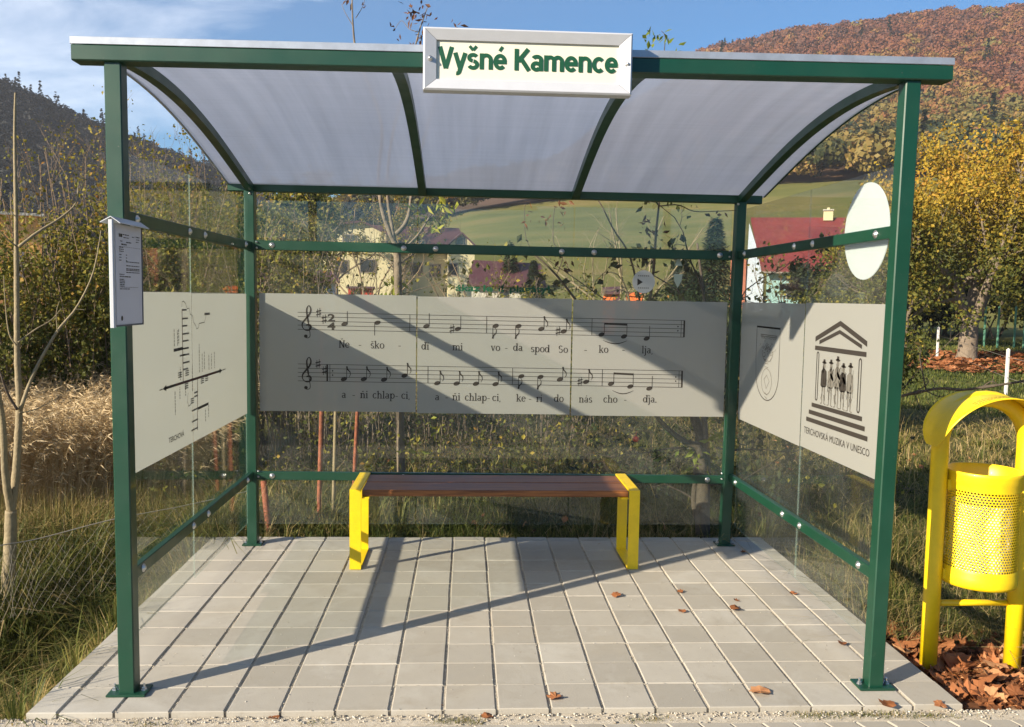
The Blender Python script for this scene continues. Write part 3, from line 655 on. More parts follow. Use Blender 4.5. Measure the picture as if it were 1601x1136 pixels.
def serif(txt, x, z, xh=.031, gap=.06):
    for ch in txt:
        base, acc = (ACC[ch][0], ACC[ch][1:]) if ch in ACC else (ch, None); adv, st = GL[base]; st = list(st)
        if acc: st += AC[acc[0]](acc[1], acc[2])
        for p in st:
            if p[0] == 'l': ribbon(lyr, [(x + p[1] * xh, z + p[2] * xh), (x + p[3] * xh, z + p[4] * xh)], p[5] * xh, bk)
            else:
                _, cx, cy, rx, ry, a0, a1, n = p; A = np.linspace(a0, a1, n)
                ribbon(lyr, [(x + (cx + rx * cos(a)) * xh, z + (cy + ry * sin(a)) * xh) for a in A], [(HS + (TS - HS) * abs(cos(a)) ** 1.3) * xh for a in A], bk)
        x += (adv + gap) * xh
for t_, x, z in [('Ňe', -.794, 1.212), ('-', -.677, 1.213), ('ško', -.604, 1.210), ('-', -.438, 1.212), ('ďǐ', -.297, 1.207), ('mi', -.108, 1.205), ('vo', .125, 1.204), ('-', .211, 1.206), ('da', .262, 1.206), ('spod', .371, 1.200), ('So', .540, 1.198), ('-', .699, 1.200), ('ko', .790, 1.201), ('-', .933, 1.203), ('lja,', 1.057, 1.201),
                ('a', -.777, .906), ('-', -.714, .907), ('ňi', -.665, .906), ('chlap-', -.590, .905), ('ci,', -.416, .904), ('a', -.211, .897), ('-', -.150, .898), ('ňi', -.105, .898), ('chlap-', -.029, .897), ('ci,', .139, .896), ('ke', .287, .894), ('-', .362, .894), ('rí', .410, .893), ('do', .519, .894), ('nás', .674, .892), ('cho', .826, .893), ('-', .953, .894), ('ďja.', 1.073, .896)]:
    lyr = MB(); serif(t_, x, U(x, z)); lyr.build('lyric_word' if t_ != '-' else 'lyric_hyphen', M['ink'], SH)
# ---- green warning with letters peeled away, and two stickers
pk = lambda x, z: (x, GY - .0012, z)
for t_, x, w in [('ákaz', -.094, .150), ('le', .075, .058), ('iť', .168, .034), ('plagáty!', .235, .246)]:
    wt = MB(); put_text(wt, t_, x, 1.566, w, .040, pk, .028); wt.build('warning_word', M['lettering_green'], gb[1])
st = MB(); P = ell(1.057, 1.640, .070, .070, n=40); poly(st, P, lambda x, z: (x, GY - .0010, z)); st.build('round_sticker', M['sticker'], gb[2])
st = MB(); poly(st, [(1.018, 1.660), (1.018, 1.616), (1.052, 1.638)], lambda x, z: (x, GY - .0018, z))
for zz in (1.676, 1.602):
    for q_ in range(6): ribbon(st, [(1.022 + q_ * .012, zz), (1.029 + q_ * .012, zz)], .007, lambda x, z: (x, GY - .0018, z), 1)
st.build('sticker_print', [M['ink'], M['ink_grey']], gb[2])
M['decal'] = principled('pale_decal', (.30, .36, .31), .6)
st = MB(); dk = lambda x, z: (x, GY - .001, z)
poly(st, [(1.268, 1.800), (1.246, 1.742), (1.294, 1.742)], dk); st.build('arrow_decal', M['decal'], gb[2]); st = MB(); poly(st, [(1.242, 1.690), (1.297, 1.690), (1.292, 1.650), (1.268, 1.606), (1.246, 1.650)], dk); st.build('shield_decal', M['decal'], gb[2])

# ---- emblem and crest on the right side band (reads towards the front)
IX = 1.6610 - .0032
rt = lambda y, z: (IX, y, z)
em = MB()
def stripe(y0, z0, y1, z1, h): poly(em, [(y0, z0), (y1, z1), (y1, z1 - h), (y0, z0 - h)], rt)
stripe(.790, 1.368, .521, 1.452, .024); stripe(.521, 1.452, .256, 1.374, .024)
stripe(.742, 1.352, .525, 1.411, .018); stripe(.525, 1.411, .302, 1.356, .018)
stripe(.790, 1.325, .258, 1.328, .021)
stripe(.802, 1.047, .270, 1.052, .020); stripe(.832, 1.009, .241, 1.014, .021); stripe(.860, .970, .213, .976, .021)
for yc in (.752, .310):                       # round-ended column outlines
    r = .011; P = ell(yc, 1.284, r, r, 0, 12, 0, pi) + ell(yc, 1.076, r, r, 0, 12, pi, 2 * pi); P.append(P[0]); ribbon(em, P, .007, rt)
er = random.Random(3)
def musician(y, s=1.0, dk=0, fiddle=True):
    """a standing player drawn in loose ink strokes: hat, head, coat, legs"""
    z = 1.058; H = .205 * s
    poly(em, ell(y, z + H * .90, .013, .016, n=12), rt, 1); poly(em, ell(y, z + H * .98, .024, .006, n=12), rt, 0); poly(em, [(y - .013, z + H * .98), (y + .013, z + H * .98), (y + .010, z + H * 1.06), (y - .010, z + H * 1.06)], rt, 0)
    poly(em, [(y - .028, z + H * .78), (y - .008, z + H * .84), (y + .010, z + H * .84), (y + .030, z + H * .77), (y + .034, z + H * .42), (y + .018, z + H * .38), (y - .022, z + H * .40), (y - .034, z + H * .46)], rt, dk)
    for sx in (-1, 1): ribbon(em, [(y + sx * .010, z + H * .42), (y + sx * .014, z + H * .2), (y + sx * .012, z), (y + sx * .030, z - .002)], [.014, .010, .007, .006], rt, 1)
    if fiddle: poly(em, ell(y - .012, z + H * .66, .024, .010, .7, 12), rt, 0); ribbon(em, [(y - .030, z + H * .84), (y + .026, z + H * .50)], .0035, rt, 0)
    for i in range(16):
        a, b_ = y + er.uniform(-.03, .03), z + H * er.uniform(.05, .8); ribbon(em, [(a, b_), (a + er.uniform(-.012, .012), b_ + er.uniform(.01, .045))], er.uniform(.002, .005), rt, er.choice((0, 1)))
musician(.675, .96, 0, False); musician(.600, .98, 1); musician(.530, 1.07, 1); musician(.470, .95, 0); musician(.400, .98, 1, False)
put_text(em, 'TERCHOVSKÁ MUZIKA V UNESCO', 0, 0, .692, .031, lambda u, v: (IX, .882 - u, .887 + v + u * .010))
em.build('music_emblem', [M['ink'], M['ink_grey']], gr_[0])
cr_ = MB()
P = [(1.625, 1.387), (1.258, 1.387), (1.258, 1.20)] + [(1.437 - .179 * cos(a), 1.13 - .150 * sin(a)) for a in np.linspace(0, pi, 26)] + [(1.625, 1.20), (1.625, 1.387)]
ribbon(cr_, P, .005, rt); ribbon(cr_, [(1.627, 1.387), (1.256, 1.387)], .010, rt)
for zz in (1.345, 1.336): ribbon(cr_, [(1.56, zz), (1.30, zz)], .005, rt, 1)
put_text(cr_, 'TERCHOVÁ', 0, 0, .25, .010, lambda u, v: (IX, 1.56 - u, 1.322 + v), 0, 1)
ribbon(cr_, ell(1.440, 1.255, .085, .060, 0, 30, pi, 2 * pi), .005, rt, 1)
for i in range(60):
    a, b_ = er.gauss(1.44, .05), er.gauss(1.270, .022); ribbon(cr_, [(a, b_), (a + er.uniform(-.03, .03), b_ + er.uniform(-.02, .02))], .003, rt, 1)
for zz in (1.205, 1.185, 1.165): ribbon(cr_, [(1.475, zz), (1.42, zz)], .004, rt, 1)
P = ell(1.440, 1.085, .080, .072, 0, 30); P.append(P[0]); ribbon(cr_, P, .004, rt, 1)
P = [(1.48, 1.095), (1.44, 1.12), (1.395, 1.09), (1.44, 1.045), (1.48, 1.095)]; ribbon(cr_, P, .004, rt, 1)
for zz in (1.02, 1.00): ribbon(cr_, [(1.46, zz), (1.42, zz - .01)], .004, rt, 1)
cr_.build('crest_outline', [M['ink'], M['ink_grey']], gr_[1])

# ---- line map on the left side band
JX = -1.3345 + .0032
lf = lambda y, z: (JX, y, z)
mp_ = MB()
ribbon(mp_, [(.530, 1.114), (1.365, 1.117)], .012, lf, 0); ribbon(mp_, [(.66, 1.1145), (1.30, 1.117)], .006, lambda y, z: (JX + .0006, y, z), 1)
poly(mp_, [(.500, 1.114), (.545, 1.128), (.545, 1.100)], lf, 0); poly(mp_, [(1.400, 1.117), (1.350, 1.131), (1.350, 1.103)], lf, 0)
ribbon(mp_, [(.462, 1.113), (.50, 1.114)], .005, lf, 2); ribbon(mp_, [(1.40, 1.117), (1.465, 1.119)], .005, lf, 2)
ribbon(mp_, [(.765, 1.455), (.768, 1.119)], .008, lf, 1); ribbon(mp_, [(.980, 1.112), (.966, .862)], .007, lf, 1)
for z in (1.451, 1.411, 1.377, 1.340, 1.307, 1.272, 1.242, 1.206, 1.175): ribbon(mp_, [(.768, z), (.768 + er.uniform(.06, .10), z)], .008, lf, 2 if z != 1.272 else 0)
ribbon(mp_, [(.645, 1.272), (.768, 1.274)], .014, lf, 0); ribbon(mp_, [(.725, 1.242), (.80, 1.243)], .008, lf, 2)
for z, a, b_ in ((.913, -.09, 0), (.872, -.10, 0), (1.048, -.05, 0), (1.030, -.05, 0), (.966, -.09, 0)): ribbon(mp_, [(.975 + a, z), (.975 + b_, z + .002)], .008, lf, 2)
ribbon(mp_, [(.977, .966), (1.150, .969)], .013, lf, 0)
ribbon(mp_, [(.762, 1.465), (.768, 1.488), (.790, 1.492), (.815, 1.480), (.840, 1.455), (.868, 1.458), (.880, 1.43), (.915, 1.42), (.93, 1.39), (.962, 1.372), (.975, 1.355), (1.00, 1.360), (1.015, 1.381), (1.10, 1.384), (1.12, 1.41), (1.133, 1.43)], .004, lf, 2)
ribbon(mp_, [(1.10, 1.425), (1.19, 1.425)], .012, lf, 2)
for y, z0, z1 in [(.655, 1.29, 1.37), (.70, 1.29, 1.36), (.715, 1.30, 1.365), (1.01, 1.14, 1.28), (1.055, 1.14, 1.23), (1.09, 1.15, 1.24), (1.165, 1.14, 1.22), (1.21, 1.14, 1.22), (1.26, 1.14, 1.225), (.655, .98, 1.09), (.72, 1.045, 1.10), (.90, 1.06, 1.19), (1.10, .885, .95), (1.15, .90, .96), (.80, 1.05, 1.10), (.73, 1.13, 1.19)]:
    z = z0
    while z < z1: l_ = er.uniform(.006, .018); ribbon(mp_, [(y, z), (y, min(z1, z + l_))], .009, lf, 2); z += l_ + .004
for y, z in [(.80, 1.145), (.70, 1.145), (.79, 1.085), (1.03, 1.085), (1.10, 1.09), (.87, 1.005)]:
    for k in range(3): ribbon(mp_, [(y, z + .010 * k), (y + .05, z + .010 * k)], .006, lf, 2)
ribbon(mp_, [(.835, 1.06), (.825, 1.02), (.84, .995), (.875, 1.0)], .004, lf, 2)
put_text(mp_, 'TERCHOVÁ', 0, 0, .205, .024, lambda u, v: (JX, .565 + u, .866 + v), .02)
mp_.build('line_map', [M['ink'], M['ink_red'], M['ink_grey']], gl[0])

# ================================================================ things on the shelter
SY = -.105
sg = empty('station_sign', (.185, SY, 2.37), 'wide cream name sign in a pale aluminium frame on the roof front', 'sign')
x0, x1, z0, z1, fw = -.188, .560, 2.266, 2.484, .046
pn = MB(); pn.box((x0 + .03, SY - .004, z0 + .03), (x1 - .03, SY + .020, z1 - .03)); pn.build('sign_panel', M['cream'], sg)
fm = MB(); O = [(x0, z0), (x1, z0), (x1, z1), (x0, z1)]; I = [(x0 + fw, z0 + fw * .88), (x1 - fw, z0 + fw * .88), (x1 - fw, z1 - fw * .88), (x0 + fw, z1 - fw * .88)]
O2 = [(x0 + .006, z0 + .006), (x1 - .006, z0 + .006), (x1 - .006, z1 - .006), (x0 + .006, z1 - .006)]
V = [(a, SY + .030, b_) for a, b_ in O] + [(a, SY - .020, b_) for a, b_ in O] + [(a, SY - .025, b_) for a, b_ in O2] + [(a, SY - .012, b_) for a, b_ in I] + [(a, SY - .0045, b_) for a, b_ in I]
F = []
for k in range(4):
    for l_ in range(4): a, b_ = l_ * 4 + k, l_ * 4 + (k + 1) % 4; F.append((a, b_, b_ + 4, a + 4))
F.append((3, 2, 1, 0)); fm.add(V, F); 
for k in range(4):      # mitre joints as hairline grooves
    a, b_ = Vector((O2[k][0], SY - .0254, O2[k][1])), Vector((I[k][0], SY - .0124, I[k][1])); d = (b_ - a).normalized(); s_ = Vector((-d.z, 0, d.x)) * .0006
    fm.add([tuple(a + s_), tuple(a - s_), tuple(b_ - s_), tuple(b_ + s_)], [(0, 1, 2, 3)], 1)
M['dark_gap'] = principled('dark_gap', (.12, .12, .13), .8)
fm.build('sign_frame', [M['frame_white'], M['dark_gap']], sg)
tx = MB(); WB = .196
def bold_sans(txt, u0, v0, cap, sx):
    A = lambda *a: ('a',) + a; l = lambda *a: ('l',) + a
    n_ = [l(.12, 0, .12, .74), A(.32, .44, .205, .215, 0, 2.6), l(.525, 0, .525, .45)]
    e_ = [A(.30, .37, .215, .285, .02, 5.55), l(.10, .37, .60, .37)]
    G = {'V': (.70, [l(.08, 1, .35, 0), l(.35, 0, .62, 1)]), 'y': (.60, [l(.07, .74, .30, .0), l(.53, .74, .27, -.10), A(.14, -.08, .14, .13, -.1, -1.7)]),
         's': (.56, [A(.28, .525, .175, .135, .45, 4.6), A(.28, .215, .185, .155, 1.45, -2.75)]), 'n': (.65, n_), 'e': (.62, e_), 'K': (.76, [l(.13, 0, .13, 1), l(.66, 1, .20, .42), l(.33, .55, .70, 0)]),
         'a': (.60, [A(.30, .53, .185, .135, .0, 2.75), l(.485, .0, .485, .55), A(.265, .215, .165, .150, .5, 5.8)]), 'm': (.96, [l(.12, 0, .12, .74), A(.30, .46, .185, .195, 0, 2.5), l(.48, 0, .48, .47), A(.655, .46, .185, .195, 0, 2.6), l(.84, 0, .84, .47)]), 'c': (.58, [A(.30, .37, .215, .285, .75, 5.5)]), ' ': (.30, [])}
    X = {'š': ('s', [l(.12, 1.06, .28, .87), l(.28, .87, .44, 1.06)]), 'é': ('e', [l(.27, .86, .41, 1.07)])}; c = 0; u = 0
    for ch in txt:
        b_, ac = X.get(ch, (ch, [])); w_, st_ = G[b_]
        for q in st_ + ac:
            c += 1; pl = lambda a, b2, c=c: (u0 + a * cap * sx, SY - .0050 - c * .00004, v0 + b2 * cap); ww = WB * (.7 if q in ac else 1)
            if q[0] == 'l': ribbon(tx, [(u + q[1], q[2]), (u + q[3], q[4])], ww, pl)
            else: ribbon(tx, [(u + q[1] + q[3] * cos(t), q[2] + q[4] * sin(t)) for t in np.linspace(q[5], q[6], 22)], ww * .92, pl)
        u += w_
    return u
tot = .18 + .70 + .60 + .56 + .65 + .62 + .30 + .76 + .60 + .96 + .62 + .65 + .58 + .60
bold_sans('Vyšné Kamence', x0 + fw + .006, 2.346, .076, .652 / .075 / tot); tx.build('sign_lettering', M['lettering_green'], sg)
for x in (x0 + .024, x1 - .016):
    q = MB(); bolt(q, (x, SY - .018, 2.376), (0, -1, 0), .010); q.build('screw', M['steel'], sg)
for x in (x0 + .1, x1 - .1): MB().box((x - .02, SY + .030, 2.36), (x + .02, -.049, 2.42)).build('sign_bracket', M['alu'], sg)

# timetable holder clamped to the front left post, turned towards the inside
tb = empty('timetable_board', (-1.245, -.05, 1.59), 'narrow white timetable sheet in a folded metal holder on the front left post', 'timetable')
TX = -1.258; ya, yb, za, zb2 = -.168, .086, 1.409, 1.772
b = MB(); b.box((TX - .006, ya, za), (TX, yb, zb2)); b.bar((TX - .003, ya - .008, za - .004), (TX - .003, ya - .008, zb2 + .010), .016, .016, up=(0, 1, 0), bev=.003); b.build('holder_plate', M['frame_white'], tb)
b = MB(); 
b.add([(TX + .028, ya - .012, zb2 + .000), (TX - .004, ya - .012, zb2 + .022), (TX - .040, ya - .012, zb2 + .002), (TX + .028, yb + .01, zb2 + .000), (TX - .004, yb + .01, zb2 + .022), (TX - .040, yb + .01, zb2 + .002),
       (TX + .028, ya - .012, zb2 - .003), (TX - .004, ya - .012, zb2 + .019), (TX - .040, ya - .012, zb2 - .001), (TX + .028, yb + .01, zb2 - .003), (TX - .004, yb + .01, zb2 + .019), (TX - .040, yb + .01, zb2 - .001)],
      [(0, 3, 4, 1), (1, 4, 5, 2), (7, 10, 9, 6), (8, 11, 10, 7), (0, 1, 7, 6), (1, 2, 8, 7), (3, 9, 10, 4), (4, 10, 11, 5), (0, 6, 9, 3), (2, 5, 11, 8)]); b.build('rain_cap', M['frame_white'], tb)
b = MB(); b.box((TX + .0004, ya + .012, za + .006), (TX + .0016, yb - .004, zb2 - .004)); b.build('paper_sheet', M['paper'], tb)
b = MB(); b.box((TX - .0005, yb - .002, za - .001), (TX + .004, yb + .003, zb2 - .002)); b.box((TX - .0005, ya + .008, za - .001), (TX + .004, yb - .002, za + .004)); b.build('holder_lip', M['dark_gap'], tb)
b = MB(); tp = lambda y, z: (TX + .0022, ya + .012 + y, zb2 - z)
def dash(y0, y1, z, h=.0032, mi=0):
    y = y0
    while y < y1: l_ = er.uniform(.006, .022); ribbon(b, [(y, z), (min(y + l_, y1), z)], h, tp, mi); y += l_ + .003
dash(.030, .060, .040, .012); dash(.064, .12, .036); dash(.070, .12, .046); dash(.15, .17, .040); dash(.185, .22, .038, .004); dash(.19, .22, .047); dash(.185, .21, .056)
dash(.04, .06, .060); dash(.095, .14, .062, .004); dash(.05, .10, .071, .005)
for z in (.082, .089, .096): dash(.03, .07, z, .003)
b.build('timetable_heading', [M['ink'], M['ink_grey']], tb); b = MB()
dash(.03, .23, .079, .0012, 1)
for z in (.108, .118, .128): dash(.03, .05, z, .003); dash(.09, .10, z, .003)
for z in (.132, .146, .157, .162, .170): dash(.09, .215, z, .003)
for z in (.178, .186, .196, .202, .208, .214, .220): dash(.03, .07 + .03 * er.random(), z, .003); 
dash(.09, .13, .186, .004); dash(.03, .20, .224, .0015, 1); dash(.03, .12, .230, .003)
b.build('timetable_print', [M['ink'], M['ink_grey']], tb); b = MB(); poly(b, ell(.045, .335, .009, .009), tp, 0)
b.build('printed_seal', [M['ink'], M['ink_grey']], tb)

# white disc fixed outside the right wall
dc = MB(); 
V = [];c = 48
for dx in (0, .003):
    for j in range(c): a = 2 * pi * j / c; V.append((1.6705 + dx, .345 + .205 * cos(a), 1.838 + .205 * sin(a)))
dc.add(V, [tuple(range(c - 1, -1, -1)), tuple(range(c, 2 * c))] + [(j, (j + 1) % c, c + (j + 1) % c, c + j) for j in range(c)])
tag(dc.build('round_plate', M['white'], origin=(1.67, .345, 1.838)), 'blank white round plate behind the rail on the right glass wall', 'round sign')

# ================================================================ bench
BN = empty('bench', (.16, 1.68, 0), 'wooden plank bench on two bright yellow steel frames', 'bench')
def bench_leg(x0, x1):
    b = MB(); t = .010; y0, y1, z1 = 1.462, 1.925, .456; bv = .001
    for (a, c_) in (((x0, y0, .002), (x1, y0 + t, z1)), ((x0, 1.835 - t, .002), (x1, 1.835, z1 - t - .0005)), ((x0, y0 + t, z1 - t), (x1, y1, z1 - .0005)), ((x0, y0 + t, .003), (x1, 1.835 - t - .0005, t + .002))): b.box(a, c_)
    l_ = b.build('leg', M['yellow'], BN)
bench_leg(-.661, -.598); bench_leg(.906, .966)
for y0, y1 in ((1.490, 1.694), (1.701, 1.905)):
    xa, xb = -.596, .904; b = MB(); zt0, bv = .447, .006; zb0 = .410
    pr = [(y0 + bv, zb0), (y1 - bv, zb0), (y1, zb0 + bv), (y1, zt0 - bv), (y1 - bv, zt0), (y0 + bv, zt0), (y0, zt0 - bv), (y0, zb0 + bv)]
    V = [(x, y, z) for x in (xa, xb) for y, z in pr]; b.add(V, [(i, (i + 1) % 8, 8 + (i + 1) % 8, 8 + i) for i in range(8)] + [tuple(range(7, -1, -1)), tuple(range(8, 16))]); b.build('plank', M['wood'], BN)
for x in (-.575, .884): MB().box((x - .02, 1.474, .402), (x + .02, 1.913, .4095)).build('seat_bracket', M['yellow'], BN)

# ================================================================ litter bin
BX, BY = 2.205, .285
BI = empty('litter_bin', (BX, BY, -.06), 'bright yellow perforated litter bin hanging in an arched tube frame', 'litter bin')
rf, zc = .190, .948
P = [(BX - rf, BY, -.10), (BX - rf, BY, .4), (BX - rf, BY, zc - .05)] + [(BX - rf * cos(a), BY, zc + (rf - .005) * sin(a)) for a in np.linspace(.05, pi - .05, 17)] + [(BX + rf, BY, zc - .05), (BX + rf, BY, .4), (BX + rf, BY, -.10)]
b = MB(); b.tube(P, .035, 20); b.build('tube_frame', M['yellow'], BI)
MB().tube([(BX - rf, BY + .01, .232), (BX + rf, BY + .01, .232)], .014, 10).build('cross_bar', M['yellow'], BI)
# hood: bent sheet, pointed round ends
b = MB(); n, k = 40, 11; V = []
for i in range(n + 1):
    a = -.02 + (pi + .04) * i / n; s_ = sin(pi * min(1, max(0, (i + .6) / (n + 1.2)))) ** .42; hw = .150 * s_
    for dr in (0, .004):
        for j in range(k):
            t = -1 + 2 * j / (k - 1); r = rf + .040 + dr; V.append((BX - r * 1.06 * cos(a), BY - .035 + hw * t, zc - .008 + r * .92 * sin(a)))
F = []
for i in range(n):
    for j in range(k - 1):
        a = i * 2 * k + j; F.append((a, a + 2 * k, a + 2 * k + 1, a + 1)); a += k; F.append((a, a + 1, a + 2 * k + 1, a + 2 * k))
    for j in (0, k - 1): a = i * 2 * k + j; F.append((a, a + k, a + 3 * k, a + 2 * k))
b.add(V, F, 0, .5, True); hood = b.build('hood', M['yellow'], BI)
b = MB()
def hp(u, v):      # on the hood's top, near its front rim
    a = pi / 2 - .55 + u * 4.2; r = rf + .0450; return (BX - r * 1.06 * cos(a), BY - .035 - .140 + v * 1.0, zc - .008 + r * .92 * sin(a))
for row, w in ((.022, .15), (.040, .19), (.058, .17)):
    u = .0
    while u < w: l_ = er.uniform(.006, .016); ribbon(b, [(u, row), (u + l_, row)], .005, hp); u += l_ + .005
M['faded'] = principled('faded_print', (.25, .20, .02), .6)
b.build('hood_print', M['faded'], BI)
# basket: real holes punched in a cylinder
rb, zb0, zb1 = .148, .338, .828; BYc = BY - .015
b = MB(); b.lathe([(rb, zb1 - .075), (rb + .002, zb1 - .070), (rb + .002, zb1 - .045), (rb + .005, zb1 - .040), (rb + .004, zb1 - .015), (rb + .008, zb1), (rb + .004, zb1 + .003), (rb - .002, zb1), (rb - .002, zb1 - .075)], (BX, BYc, 0), n=48); 
b.f = [f for f in b.f if len(f) == 4]; b.t = b.t[:len(b.f)]; b.m = b.m[:len(b.f)]; b.sm = b.sm[:len(b.f)]; b.build('basket_rim', M['yellow'], BI)
b = MB(); b.lathe([(rb, zb0 + .075), (rb + .003, zb0 + .066), (rb + .003, zb0 + .050), (rb + .005, zb0 + .044), (rb + .005, zb0 + .014), (rb + .002, zb0), (.02, zb0 - .004)], (BX, BYc, 0), n=48)
b.f = [f for f in b.f if len(f) == 4]; b.t = b.t[:len(b.f)]; b.m = b.m[:len(b.f)]; b.sm = b.sm[:len(b.f)]; b.build('basket_base', M['yellow'], BI)
b = MB(); nc = 72; dz = .0112; rows = int((zb1 - .075 - zb0 - .075) / dz); dzz = (zb1 - .15 - zb0) / rows; da = 2 * pi / nc
V = []; F = []
for r0 in range(rows):
    for c0 in range(nc):
        ac = (c0 + (.5 if r0 % 2 else 0)) * da; zc0 = zb0 + .075 + (r0 + .5) * dzz
        ba = len(V); 
        sq = [(-1, -1), (0, -1), (1, -1), (1, 0), (1, 1), (0, 1), (-1, 1), (-1, 0)]
        for u, v in sq: V.append((rb, ac + u * da / 2, zc0 + v * dzz / 2))
        for q in range(8):
            an = -3 * pi / 4 + q * pi / 4; V.append((rb, ac + .39 * da * cos(an), zc0 + .41 * dzz * sin(an)))
        for q in range(8): F.append((ba + q, ba + (q + 1) % 8, ba + 8 + (q + 1) % 8, ba + 8 + q))
b.add([(BX + r * cos(a), BYc + r * sin(a), z) for r, a, z in V], F, 0, .5, True); b.build('perforated_wall', M['yellow'], BI)
M['bin_bag'] = principled('clear_bag', (.66, .66, .60), .25, noise=(12, .3), bump=(25, .9, .02))
b = MB(); pr = []; rr_ = random.Random(4); n = 40
V = []; lev = 12
for i in range(lev):
    for j in range(n):
        a = 2 * pi * j / n; r = (rb - .028) * (1 + .10 * (vnoise(j * .5, i * .55, 5) - .6)) * (.55 if i == 0 else 1); V.append((BX + r * cos(a), BYc + r * sin(a), zb0 + .02 + .030 * i))
b.add(V, [(i * n + j, i * n + (j + 1) % n, (i + 1) * n + (j + 1) % n, (i + 1) * n + j) for i in range(lev - 1) for j in range(n)] + [tuple(range(n))], 0, .5, True)
bg_ = b.build('bin_bag', M['bin_bag'], origin=(BX, BYc, zb0)); tag(bg_, 'crumpled translucent rubbish bag inside the yellow perforated basket', 'rubbish bag')
for s in (-1, 1):
    for z in (.375, .765): MB().box((BX + s * .140 - .022, BY - .03, z - .022), (BX + s * .140 + .022, BY + .012, z + .022)).build('bracket', M['yellow'], BI)

# ================================================================ vegetation
def leafmat(name, stops, tr=.35): return tinted(name, stops, .6, tr, spec=.25)
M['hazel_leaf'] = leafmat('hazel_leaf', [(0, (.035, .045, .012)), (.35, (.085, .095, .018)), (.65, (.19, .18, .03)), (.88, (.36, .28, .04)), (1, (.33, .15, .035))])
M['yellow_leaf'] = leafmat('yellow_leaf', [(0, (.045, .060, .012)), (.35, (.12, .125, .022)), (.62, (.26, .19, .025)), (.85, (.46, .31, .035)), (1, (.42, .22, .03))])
M['dark_leaf'] = leafmat('dark_leaf', [(0, (.018, .025, .010)), (.5, (.045, .060, .018)), (.85, (.09, .085, .025)), (1, (.14, .07, .03))], .25)
M['walnut_leaf'] = leafmat('young_leaf', [(0, (.13, .17, .02)), (.6, (.30, .31, .04)), (1, (.40, .36, .06))])
M['dead_leaf'] = leafmat('dead_leaf', [(0, (.05, .025, .014)), (.5, (.13, .055, .022)), (1, (.32, .12, .035))], .2)
M['litter'] = tinted('litter_leaf', [(0, (.06, .028, .014)), (.35, (.20, .075, .028)), (.7, (.36, .135, .052)), (1, (.50, .27, .13))], .75, .12, bump=(60, .5, .004), mottled=(25, .5))
M['conifer'] = leafmat('conifer_needles', [(0, (.010, .020, .010)), (.6, (.022, .045, .020)), (1, (.05, .075, .03))], .1)
M['forest_r'] = leafmat('autumn_forest', [(0, (.022, .035, .014)), (.14, (.040, .050, .018)), (.26, (.15, .13, .034)), (.42, (.25, .165, .04)), (.56, (.24, .10, .034)), (.75, (.19, .070, .036)), (1, (.12, .058, .038))], .2)
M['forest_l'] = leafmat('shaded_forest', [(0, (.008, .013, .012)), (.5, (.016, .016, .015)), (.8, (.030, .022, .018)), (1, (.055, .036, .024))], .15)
M['grass'] = leafmat('grass_blades', [(0, (.028, .040, .010)), (.3, (.075, .095, .018)), (.55, (.17, .17, .035)), (.75, (.30, .22, .08)), (1, (.50, .37, .19))], .3)
M['reed'] = leafmat('reed_plumes', [(0, (.34, .24, .12)), (.5, (.56, .42, .23)), (1, (.76, .62, .40))], .35)
nr_ = np.random.default_rng(12)

def kites(C, L_, Wd, tint, rs, droop=0.0, flat=0.0):
    """leaf-shaped quads (two triangles folded on the midrib) at centres C"""
    n = len(C); D = rs.normal(size=(n, 3)); D[:, 2] = D[:, 2] * (1 - flat) - droop; D /= np.linalg.norm(D, axis=1)[:, None]
    Q = rs.normal(size=(n, 3)); Sx = np.cross(D, Q); Sx /= np.linalg.norm(Sx, axis=1)[:, None]; U = np.cross(Sx, D)
    L_ = np.broadcast_to(L_, n)[:, None]; Wd = np.broadcast_to(Wd, n)[:, None]
    A = C; B = C + D * L_ * .45 + Sx * Wd * .5 + U * Wd * .18; T = C + D * L_; E = C + D * L_ * .45 - Sx * Wd * .5 + U * Wd * .18
    V = np.stack([A, B, T, E], 1).reshape(-1, 3); i = np.arange(n) * 4
    F = np.stack([np.stack([i, i + 1, i + 2], 1), np.stack([i, i + 2, i + 3], 1)], 1).reshape(-1, 3)
    return V, F, np.repeat(tint, 2)
